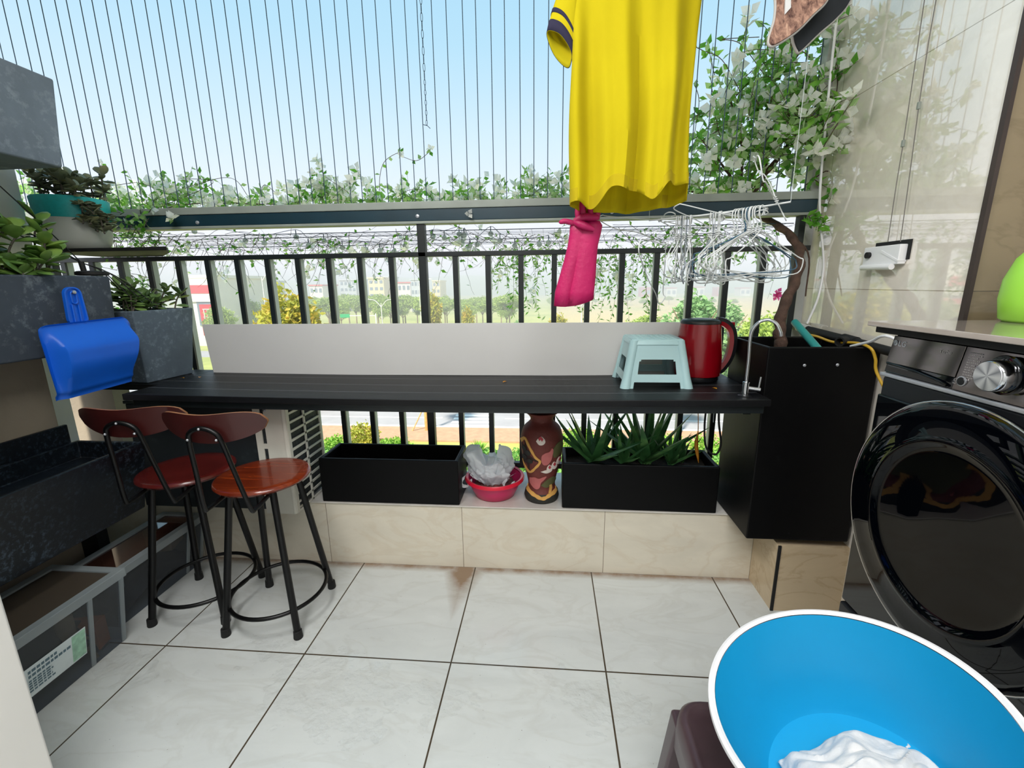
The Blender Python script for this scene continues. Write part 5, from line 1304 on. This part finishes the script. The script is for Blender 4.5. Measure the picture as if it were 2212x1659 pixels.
# tangle below the beam, on the tray
for k in range(300):
    x = -2.5+3.7*r.random(); y = 2.45+.65*r.random(); z = 1.725+r.uniform(-.05, .03)
    dens = .35+.65*noise.noise((x*1.5, 3, 1))
    P = twig(mt, ml, mb_, Vector((x, y, z)), Vector((r.uniform(-1, 1), r.uniform(-.4, .4), r.uniform(-.7, .12))), r.uniform(.12, .40), r, wig=.8, rad=.0015, lf=.036, nl=r.randint(0, 4) if x < .2 else r.randint(3, 7), br=.30, bs=.034, grav=-.1, mlp=mlp)
for k in range(22):
    p = at(r.uniform(440, 900), 540, 2.6+.3*r.random()); twig(mt, ml, None, p, Vector((r.uniform(-1, 1), 0, -.7)), r.uniform(.1, .2), r, rad=.0012, lf=.02, nl=1, grav=-.2, wig=.6)
for k in range(70):
    p = at(r.uniform(235, 345), r.uniform(495, 540), 2.40+.3*r.random()); twig(mt, ml, mb_, p, Vector((r.uniform(-1, 1), r.uniform(-.5, .3), r.uniform(-.7, .5))), r.uniform(.06, .18), r, rad=.0022, lf=.034, nl=r.randint(1, 5), br=.1, bs=.03, wig=.8, mlp=mlp)
for k in range(40):
    p = at(r.uniform(250, 330), r.uniform(575, 660), 2.42+.2*r.random()); twig(mt, ml, None, p, Vector((r.uniform(-1, 1), r.uniform(-.5, .3), r.uniform(-.7, .5))), r.uniform(.06, .14), r, rad=.002, lf=.034, nl=r.randint(2, 5), wig=.8, mlp=mlp)
mt.obj('stems', M['twig'], vt, smooth=True); ml.obj('leaves', M['leaf'], vt, fix=False); mlp.obj('young_leaves', M['leaf2'], vt, fix=False); mb_.obj('flower_bracts', M['bract'], vt, fix=False)
# drooping fine-leaved sprays
dt = thing('hanging_vine', 'fine-leaved green vine sprays drooping outside the bars behind the pink glove', 'plant')
mt, ml, mlp, mb_ = MB(), MB(), MB(), MB()
for k in range(56):
    px = r.choice((r.uniform(1075, 1240), r.uniform(1280, 1430), r.uniform(1080, 1420), r.uniform(1400, 1700)))
    y = 2.45+.45*r.random(); p = at(px, 535, y)
    L = r.uniform(.10, .50) if px < 1430 else r.uniform(.05, .18)
    twig(mt, ml, None, p, Vector((r.uniform(-.5, .5), r.uniform(-.2, .2), -1)), L, r, rad=.0013, lf=.038, lw=.24, nl=int(8+L*46), grav=-.3, wig=.5, mlp=mlp)
p = at(1338, 575, 2.42); twig(mt, ml, None, p+Vector((0, 0, .05)), Vector((0, 0, -1)), .08, r, lf=.045, nl=6)
for j in range(3): bractc(mb_, at(1334, 592, 2.42), Vector((r.uniform(-1, 1), -1, -.5)), .036, r)
P = twig(mt, mlp, None, at(1690, 560, 2.6), Vector((-.2, 0, -1)), .22, r, rad=.001, lf=.02, nl=3)
mt.obj('stems', M['twig'], dt, smooth=True); ml.obj('leaves', M['leaf2'], dt, fix=False); mlp.obj('dark_leaves', M['leaf'], dt, fix=False); mb_.obj('flower_bract', M['bract'], dt, fix=False)
mb_ = MB(); 
for j in range(5): bractc(mb_, at(1676, 638, 2.75)+Vector((r.uniform(-.01, .01), 0, r.uniform(-.02, .02))), Vector((r.uniform(-1, 1), -1, r.uniform(-1, 1))), .026, r)
tag(mb_.obj('pink_flower', leafmat('pink_bract', ['#e04a9a', '#f07ab8'], .4), fix=False), 'single magenta pink blossom outside the bars behind the trunk', 'flower')
# wire mesh tray outside under the beam
m = MB()
for i in range(15): y = 2.40+.05*i; m.tube([(-2.6, y, 1.722-.012*math.sin(i)), (1.2, y, 1.722-.012*math.sin(i+1))], .0008, 4)
for i in range(64): x = -2.55+.06*i; m.tube([(x, 2.39, 1.724), (x, 3.11, 1.718)], .0008, 4)
for y in (2.39, 3.11): m.tube([(-2.6, y, 1.724), (1.2, y, 1.724)], .002, 6)
tag(m.obj('mesh_shelf', M['wire']), 'wire mesh shelf fixed outside below the beam, carrying the vines', 'shelf')
# string lights
t = thing('string_lights', 'string of small clear globe bulbs hanging below the mesh shelf', 'lights')
bulbs = [(790, 538), (821, 541), (851, 544), (875, 531), (998, 524), (1015, 531), (1031, 528), (1112, 531), (1165, 528), (1080, 520), (935, 512), (960, 514), (992, 506), (1003, 508), (700, 520), (667, 530), (740, 535), (755, 535), (420, 500), (530, 520), (571, 525), (1185, 524), (1060, 505), (640, 512)]
c = sorted(bulbs); P = bez([at(a, b-16, 2.72) for a, b in c], 4); MB().tube(P, .0016, 5).obj('cord', M['wire'], t)
for a, b in c:
    p = at(a, b, 2.72); bb = MB().sphere(p, .016, 14, 9).obj('bulb', M['bulb'], t, smooth=True)
    MB().tube([p+Vector((0, 0, .011)), p+Vector((0, 0, .040))], .0028, 6).obj('bulb_socket', M['wire'], bb)
# ================================================================== OUTSIDE
GZ = -8.5
def gmat(name, cols, sc_, rough=.95):
    s = NT(name); return s.prin(s.ramp(s.noise(sc_, 6, .65), [(.3+.4*i/(len(cols)-1), lin(c)) for i, c in enumerate(cols)]), rough)
def ground(name, m_, x0, x1, y0, y1, z, lb=None):
    return struct(MB().box(x0, x1, y0, y1, z-.3, z).obj(name, m_), lb)
ground('ground_grass', gmat('grass_field', ['#8f9a4a', '#aeb25e', '#c3b878'], .06), -420, 420, 4, 900, GZ)
ground('ground_field', gmat('dry_field', ['#b9a86a', '#c9b27a', '#a8aa62'], .03), 2, 160, 75, 300, GZ+.02)
ground('ground_road', gmat('asphalt', ['#9b999b', '#a8a6a8'], .5), -200, 200, 29.6, 44.0, GZ+.03)
ground('ground_sidewalk', gmat('brick_paving', ['#b5896f', '#c59c7e'], 2.5), -200, 200, 26.6, 29.3, GZ+.12)
ground('ground_kerb', gmat('kerb_stone', ['#d8d6d0', '#e6e4de'], 2), -200, 200, 29.3, 29.6, GZ+.14)
ground('ground_kerb_far', bpy.data.materials['kerb_stone'], -200, 200, 44.0, 44.3, GZ+.14)
ground('ground_side_road', bpy.data.materials['asphalt'], -60, -30, 60, 66, GZ+.04)
wl = mat('road_paint', '#e9e9e6', .7, .05, 3)
zb = MB().box(-1.5, 1.5, -.22, .22, 0, .012).obj('crosswalk_stripe', wl)
tag(zb, 'white zebra crossing stripe on the road below the balcony', 'road marking', 'zebra crossing stripes')
for k in range(9):
    o = zb if k == 0 else zb.copy()
    if k: C.objects.link(o)
    o.location = (-5.55-.02*k, 29.95+.85*k, GZ+.03)
for y, lb in ((31.8, 'near white lane line on the road right of the zebra crossing'), (36.2, 'far white lane line on the road right of the zebra crossing')):
    tag(MB().box(-3.2, 60, y-.07, y+.07, GZ+.03, GZ+.04).obj('lane_line', wl), lb, 'road marking')
tag(MB().box(-60, -8, 31.7, 31.85, GZ+.03, GZ+.04).obj('lane_line', wl), 'white lane line on the road left of the zebra crossing', 'road marking')
# foliage
def crown(m, r, c, rad, n, ls, sq=1):
    for k in range(n):
        v = Vector((r.gauss(0, 1), r.gauss(0, 1), r.gauss(0, 1))).normalized()*(r.random()**.33)
        k1 = .8+.35*noise.noise(v*2.2+Vector((c[0], 1, 2)))
        p = Vector((c[0]+v.x*rad[0]*k1, c[1]+v.y*rad[1]*k1, c[2]+v.z*rad[2]*k1))
        leaf(m, p, Vector((r.uniform(-1, 1), r.uniform(-1, 1), r.uniform(-.8, .8))), ls*r.uniform(.6, 1.3), ls*.32, r)
fm = {'green': leafmat('tree_green', ['#879f48', '#a6bd5c', '#bfd074'], .35, .6, .6), 'yellow': leafmat('tree_yellow', ['#8fa040', '#bdb84a', '#d6a94e'], .35, .6, .8), 'blue': leafmat('tree_bluegreen', ['#74a066', '#94bb7c', '#a8c88c'], .35, .6, .5), 'lime': leafmat('bush_lime', ['#6ba036', '#93c04a', '#b4d868'], .4, .5, 2)}
tb = mat('tree_bark', '#9a8468', .9, .2, 4)
protos = {}
def mk(kind):
    t = thing('tree', 'tree', 'tree'); r = rng({'broad': 1, 'round': 2, 'cone': 3, 'flat': 4}[kind]); m = MB(); tk = MB()
    if kind == 'broad': blobs = [((0, 0, 6.2), (2.6, 2.6, 2.1), 900), ((1.4, .5, 5.0), (1.8, 1.8, 1.3), 400), ((-1.5, -.3, 5.2), (1.8, 1.8, 1.4), 400)]; col = 'green'
    elif kind == 'round': blobs = [((0, 0, 5.0), (2.0, 2.0, 2.9), 1100), ((.7, 0, 3.2), (1.7, 1.7, 1.5), 450), ((-.7, .2, 3.0), (1.6, 1.6, 1.4), 450)]; col = 'yellow'
    elif kind == 'cone': blobs = [((0, 0, 1.6), (2.6, 2.6, 1.4), 700), ((0, 0, 3.6), (1.9, 1.9, 1.5), 600), ((0, 0, 5.4), (1.2, 1.2, 1.6), 400)]; col = 'blue'
    else: blobs = [((0, 0, 6.4), (3.0, 3.0, 1.1), 900), ((1.2, .4, 5.6), (1.8, 1.8, .9), 350), ((-1.4, 0, 5.5), (1.8, 1.8, .9), 350)]; col = 'green'
    for c, rd, n in blobs: crown(m, r, c, rd, n*2, .36)
    tk.tube([(0, 0, 0), (.05, 0, 2.5), (0, .05, 5)], [.17, .13, .06], 7)
    for a in range(4): tk.tube([(0, 0, 3.2), (1.0*math.cos(a*1.6), 1.0*math.sin(a*1.6), 4.8), (1.6*math.cos(a*1.6), 1.6*math.sin(a*1.6), 5.8)], [.07, .05, .02], 5)
    tk.obj('trunk', tb, t, smooth=True); m.obj('foliage', fm[col], t, fix=False); return t
def tree(kind, px, ptop, Y, label, grp=None, wx=1.0):
    top = at(px, ptop, Y); hgt = top.z-GZ; base = {'broad': 8.3, 'round': 7.9, 'cone': 7.0, 'flat': 7.5}[kind]
    if kind not in protos: protos[kind] = mk(kind); o = protos[kind]
    else: o = dup(protos[kind])
    k = hgt/base; o.location = (top.x, Y, GZ); o.scale = (k*wx, k*wx, k); o.rotation_euler = (0, 0, (px*1.37) % 6.28); o['label'] = label
    if grp: o['group'] = grp
    return o
tree('round', 622, 606, 34, 'tall yellowish tree seen between the left railing bars', wx=1.1)
tree('round', 930, 622, 62, 'yellow-orange tree right behind the middle railing post', wx=.7)
tree('round', 1008, 655, 60, 'small yellow-orange tree right of the middle railing post', wx=.6)
tree('round', 575, 640, 36, 'smaller orange-tinged tree just left of the tall yellowish tree', wx=.6)
tree('broad', 470, 655, 66, 'leafy tree in front of the showroom at far left', wx=.9)
tree('broad', 540, 645, 80, 'pale tree behind the leftmost street lamp', wx=.9)
r = rng(41); gl = 'green trees in a row across the far lawn'
for i in range(32):
    px = 640+i*15+r.uniform(-8, 8); tree('flat' if i % 3 else 'broad', px, 640+r.uniform(-6, 10), 98+r.uniform(-12, 14), 'green tree with bare trunk in the row across the far lawn', gl, 1.1)
gl2 = 'distant trees along the horizon'
for i in range(26):
    px = 400+i*50+r.uniform(-15, 15); tree('broad', px, 640+r.uniform(-3, 6), 190+r.uniform(-20, 30), 'small distant tree on the hazy horizon', gl2, 1.5)
tree('cone', 1505, 622, 40, 'full blue-green tree behind the hangers', wx=1.15)
tree('cone', 1575, 645, 46, 'blue-green tree right of the one behind the hangers', wx=1.1)
tree('broad', 1655, 668, 34, 'light green bushy tree low behind the vine trunk', wx=.9)
tree('broad', 1398, 672, 44, 'pale bushy tree left of the kettle', wx=1.0)
tree('round', 1205, 672, 52, 'light yellow-green bushy tree behind the pink glove', wx=1.0)
tree('cone', 1120, 690, 58, 'low bluish shrub tree right of the small yellow tree', wx=1.1)
tree('cone', 1450, 676, 36, 'low feathery tree left of the full blue-green tree', wx=1.1)
# bushes near the building
def bush(px, py, Y, rad, col, n, label, ls=.2):
    p = at(px, py, Y); m = MB(); r_ = rng(int(px)); crown(m, r_, (0, 0, rad[2]*.9), rad, n, ls)
    t = thing('bush', label, 'bush', (p.x, Y, GZ)); m.obj('foliage', fm[col], t, fix=False)
    MB().tube([(0, 0, 0), (0, 0, rad[2])], .05, 6).obj('stem', tb, t); return t
bush(785, 950, 25.2, (1.2, 1.0, 1.0), 'yellow', 900, 'orange-tipped round bush behind the empty black trough')
bush(722, 950, 24.2, (.9, .9, .7), 'lime', 600, 'lime green bush at the left end of the empty trough')
bush(850, 955, 24.6, (1.3, .9, .55), 'lime', 700, 'low green bush right of the orange-tipped bush')
bush(1250, 955, 24.8, (1.3, 1.0, 1.0), 'lime', 1000, 'rounded lime bush behind the left end of the aloe trough')
bush(1440, 965, 24.8, (1.5, 1.0, .8), 'lime', 900, 'green bush behind the aloe plants')
bush(1530, 960, 24.8, (1.2, 1.0, .8), 'lime', 700, 'green bush beside the black cable loop')
hm_ = MB(); r_ = rng(6)
for k in range(9000):
    leaf(hm_, Vector((r_.uniform(-15, 12), r_.uniform(20.5, 24.0), GZ+.1+.55*r_.random()**.5)), Vector((r_.uniform(-1, 1), r_.uniform(-1, 1), r_.uniform(-.3, 1))), .26, .085, r_)
tag(hm_.obj('low_hedge', leafmat('hedge_green', ['#4f8a3a', '#7fb458', '#a4cc78'], .35, .5, 2), fix=False), 'low clipped green hedge below the balcony, seen under the counter', 'hedge', kind='stuff')
# spiky palm-like shrub
p = at(1033, 965, 23.6); t = thing('cycad_shrub', 'spiky bright green palm-like shrub behind the white bag', 'shrub', (p.x, 23.6, GZ)); m = MB(); r_ = rng(14)
for k in range(70):
    a = r_.uniform(0, 6.28); e = r_.uniform(.15, 1.4); L_ = r_.uniform(.8, 1.35); d = Vector((math.cos(a)*math.cos(e), math.sin(a)*math.cos(e), math.sin(e))); q0 = Vector((0, 0, .3)); s_ = Vector((-math.sin(a), math.cos(a), 0))
    q1 = q0+d*L_*.6; q2 = q0+d*L_-Vector((0, 0, .15*L_)); m.add([q0+s_*.02, q1+s_*.05, q2, q1-s_*.05, q0-s_*.02], [(0, 1, 3, 4), (1, 2, 3)])
m.obj('fronds', fm['lime'], t, fix=False); MB().lathe([(.14, 0), (.11, .35)], n=12).obj('stem', tb, t)
# propped young tree by the road
p = at(922, 935, 28.6); t = thing('young_tree', 'young street tree with a slanting wooden prop beside the road', 'tree', (p.x, 28.6, GZ))
MB().tube([(0, 0, 0), (0, 0, 2.0), (.05, 0, 4.2)], [.12, .11, .07], 10).obj('trunk', mat('pale_trunk', '#c79a5c', .85, .2, 4), t, smooth=True)
MB().tube([(-1.0, -.2, 0), (-.05, 0, 1.9)], .045, 8).obj('prop', mat('prop_wood', '#cfa873', .85, .1, 4), t)
m = MB(); crown(m, rng(4), (0, 0, 4.9), (1.2, 1.2, 1.2), 700, .3); m.obj('foliage', fm['green'], t, fix=False)
p = at(1470, 935, 28.6); o = dup(t, (p.x, 28.8, GZ), .8, 'young street tree trunk seen between the aloe leaves')
# scooters
def scooter(px, py, Y, col, label):
    p = at(px, py, Y); t = thing('motor_scooter', label, 'scooter', (p.x, Y, GZ+.03))
    for x in (-.62, .62): MB().tube([(x+.24*math.cos(a), 0, .28+.24*math.sin(a)) for a in [i*PI/8 for i in range(16)]], .05, 6, closed=True).obj('wheel', M['rubber'], t)
    MB().rings([[(x, -w, z0), (x, w, z0), (x, w, z1), (x, -w, z1)] for x, w, z0, z1 in ((-.75, .08, .45, .7), (-.3, .14, .3, .8), (.15, .13, .28, .5), (.45, .14, .3, .95), (.62, .08, .6, 1.0))]).obj('scooter_body', col, t, bevel=.03)
    MB().tube([(.5, -.28, 1.05), (.5, .28, 1.05)], .025, 6).obj('handlebar', M['rubber'], t); return t
def rider(px, Y, label, col):
    p = at(px, 880, Y); t = thing('person', label, 'person', (p.x, Y, GZ+.03))
    MB().rings([[(x+rx*math.cos(a), ry*math.sin(a), z) for a in [i*PI/6 for i in range(12)]] for x, z, rx, ry in ((-.1, .78, .16, .18), (-.08, .95, .14, .17), (-.03, 1.2, .13, .2), (0, 1.38, .09, .17), (.02, 1.45, .05, .05), (.03, 1.52, .09, .08), (.03, 1.62, .10, .09), (.03, 1.70, .04, .04))]).obj('body', col, t, smooth=True)
    for s_ in (-1, 1):
        MB().tube([(-.05, s_*.12, .85), (.28, s_*.15, .72), (.3, s_*.14, .35)], [.09, .07, .05], 8).obj('leg', M['navy'], t, smooth=True)
        MB().tube([(0, s_*.2, 1.33), (.15, s_*.25, 1.12), (.44, s_*.24, 1.08)], [.05, .045, .035], 8).obj('arm', col, t, smooth=True)
scooter(703, 880, 33.5, mat('scooter_grey', '#8c8c90', .4, .05, 2), 'grey scooter riding on the road at left'); rider(703, 33.5, 'person in a pale shirt sitting on the grey scooter at left', mat('pale_shirt', '#d9d4d0', .8, .05, 2))
scooter(1303, 878, 34.5, M['kred'], 'red scooter riding on the road behind the large aloe'); rider(1303, 34.5, 'person in dark shirt sitting on the red scooter', M['navy'])
# street furniture and buildings
wp_ = mat('lamp_white', '#dcdcd8', .4, .03, 2)
def lamp(px, ptop, Y, label, arm=1, pr_=.09):
    p = at(px, ptop, Y); t = thing('street_lamp', label, 'street lamp', (p.x, Y, GZ)); H_ = p.z-GZ
    MB().tube([(0, 0, 0), (0, 0, H_)], [pr_, pr_*.6], 8).obj('pole', wp_, t, smooth=True)
    for s_ in ((-1, 1) if arm == 2 else (1,)):
        MB().tube(bez([(0, 0, H_-.5), (s_*.8, 0, H_+.35), (s_*1.7, 0, H_+.5)], 5), .045, 6).obj('arm', wp_, t, smooth=True)
        MB().rings([[(s_*x, -w, H_+.5+z0), (s_*x, w, H_+.5+z0), (s_*x, w, H_+.5+z1), (s_*x, -w, H_+.5+z1)] for x, w, z0, z1 in ((1.55, .1, -.03, .08), (1.9, .16, -.05, .1), (2.3, .1, -.02, .05))]).obj('lamp_head', wp_, t, bevel=.02)
lamp(565, 598, 55, 'white street lamp left of the tall yellowish tree'); lamp(823, 655, 58, 'double-armed white street lamp left of the middle post', 2); lamp(905, 610, 75, 'white street lamp just left of the middle railing post'); lamp(1257, 655, 50, 'white pole behind the pink glove', 1, .07)
p = at(812, 682, 60); q = at(748, 679, 60); t = thing('traffic_gantry', 'traffic mast arm with small green sign across the far road', 'sign', (p.x, 60, GZ)); h = p.z-GZ
MB().tube([(0, 0, 0), (0, 0, h+.3)], .11, 8).obj('pole', wp_, t); MB().tube([(0, 0, h), (q.x-p.x, 0, h)], .06, 6).obj('mast_arm', wp_, t)
MB().box(q.x-p.x-.9, q.x-p.x+.5, -.06, -.02, h-.25, h+.25).obj('sign_panel', mat('sign_green', '#2fa06a', .5, .05, 2), t, bevel=.02)
def building(px0, px1, ptop, Y, col, label, roof=None, floors=4, bays=4, dep=12):
    a = at(px0, ptop, Y); b = at(px1, ptop, Y); t = thing('building', label, 'building', (a.x, Y, GZ)); w = b.x-a.x; H_ = a.z-GZ
    MB().box(0, w, 0, dep, 0, H_).obj('wall', col, t)
    MB().box(-.3, w+.3, -.3, dep+.3, H_, H_+.5).obj('roof', roof or col, t)
    wm = bpy.data.materials.get('window_glass') or mat('window_glass', '#6f7f8c', .15, .1, 1)
    for f in range(floors):
        for k in range(bays):
            x0 = w*(k+.2)/bays; x1 = w*(k+.8)/bays; z0 = H_*(f+.3)/floors; z1 = H_*(f+.75)/floors
            MB().box(x0, x1, -.08, .0, z0, z1).obj('window', wm, t)
    return t
bw = mat('building_white', '#dedad2', .8, .05, .3); by = mat('building_cream', '#dccb9c', .8, .05, .3); bg_ = mat('building_grey', '#b4bac0', .8, .05, .3); brd = mat('roof_red', '#c0504a', .8, .1, .3)
t = building(405, 462, 601, 72, bw, 'red and white corner showroom building seen at far left', bw, 1, 1, 16)
w = at(462, 601, 72).x-at(405, 601, 72).x; H_ = at(405, 601, 72).z-GZ
MB().box(w*.30, w*.98, -.2, -.04, H_*.16, H_*.62).obj('red_facade', mat('facade_red', '#c9303a', .6, .06, .5), t)
MB().box(-.2, w+.2, -.25, -.08, H_*.66, H_*1.0).obj('sign_band', bw, t)
MB().box(w*.02, w*.95, -.32, -.24, H_*.78, H_*.90).obj('sign_lettering_band', mat('sign_red', '#d8404a', .6, .05, 1), t)
m = MB()
for i in range(4): m.box(w*(.45+.13*i), w*(.45+.13*i)+.12, -.3, -.18, H_*.2, H_*.55)
for i in range(4): m.box(w*.42, w*.88, -.3, -.18, H_*(.2+.115*i), H_*(.2+.115*i)+.12)
m.obj('window_lattice', bw, t)
building(463, 520, 612, 80, bw, 'long white flat showroom beside the red one', bw, 2, 5, 14)
building(668, 696, 618, 160, bw, 'small white house with red roof between the left bars', brd, 3, 3)
building(733, 768, 606, 175, bg_, 'grey many-storey building over the left trees', None, 5, 4)
building(795, 828, 602, 165, by, 'cream yellow-topped apartment building left of the middle post', None, 5, 3)
building(829, 838, 600, 172, bg_, 'narrow blue-grey building beside the cream apartment building', None, 5, 1)
building(858, 886, 612, 170, bw, 'low white building with red roof left of the middle post', brd, 3, 3)
building(887, 908, 605, 165, bg_, 'grey building directly left of the middle railing post', None, 4, 3)
building(934, 950, 608, 200, by, 'small cream building right of the middle railing post', None, 4, 2)
for i, px in enumerate((1330, 1385, 1440, 1500, 1550, 1600)):
    building(px, px+22, 621+(i % 3), 330, (bw, brd, bw)[i % 3], 'tiny distant red-roofed house on the right horizon', brd, 1, 2, 10)['group'] = 'distant houses on the right horizon'
m = MB(); m.grid(lambda u, v: (-500+1000*u, 420+160*v, GZ+(16+7*noise.noise((u*14, v*3, 5)))*math.sin(PI*v)), 120, 10); struct(m.obj('ground_hills', gmat('hill_green', ['#7f9468', '#94a47a'], .02), smooth=True))
# haze over the distance (real scattering air)
hz = bpy.data.materials.new('haze_air'); hz.use_nodes = True; hn = hz.node_tree; hn.nodes.clear()
vs_ = hn.nodes.new('ShaderNodeVolumeScatter'); vo = hn.nodes.new('ShaderNodeOutputMaterial'); vs_.inputs['Color'].default_value = (1, .99, .97, 1); vs_.inputs['Density'].default_value = .0055; vs_.inputs['Anisotropy'].default_value = .0
hn.links.new(vs_.outputs[0], vo.inputs['Volume'])
o = MB().box(-450, 450, 30, 700, GZ-1, 13).obj('haze', hz); tag(o, 'pale haze over the distant trees and houses', 'haze', kind='stuff')
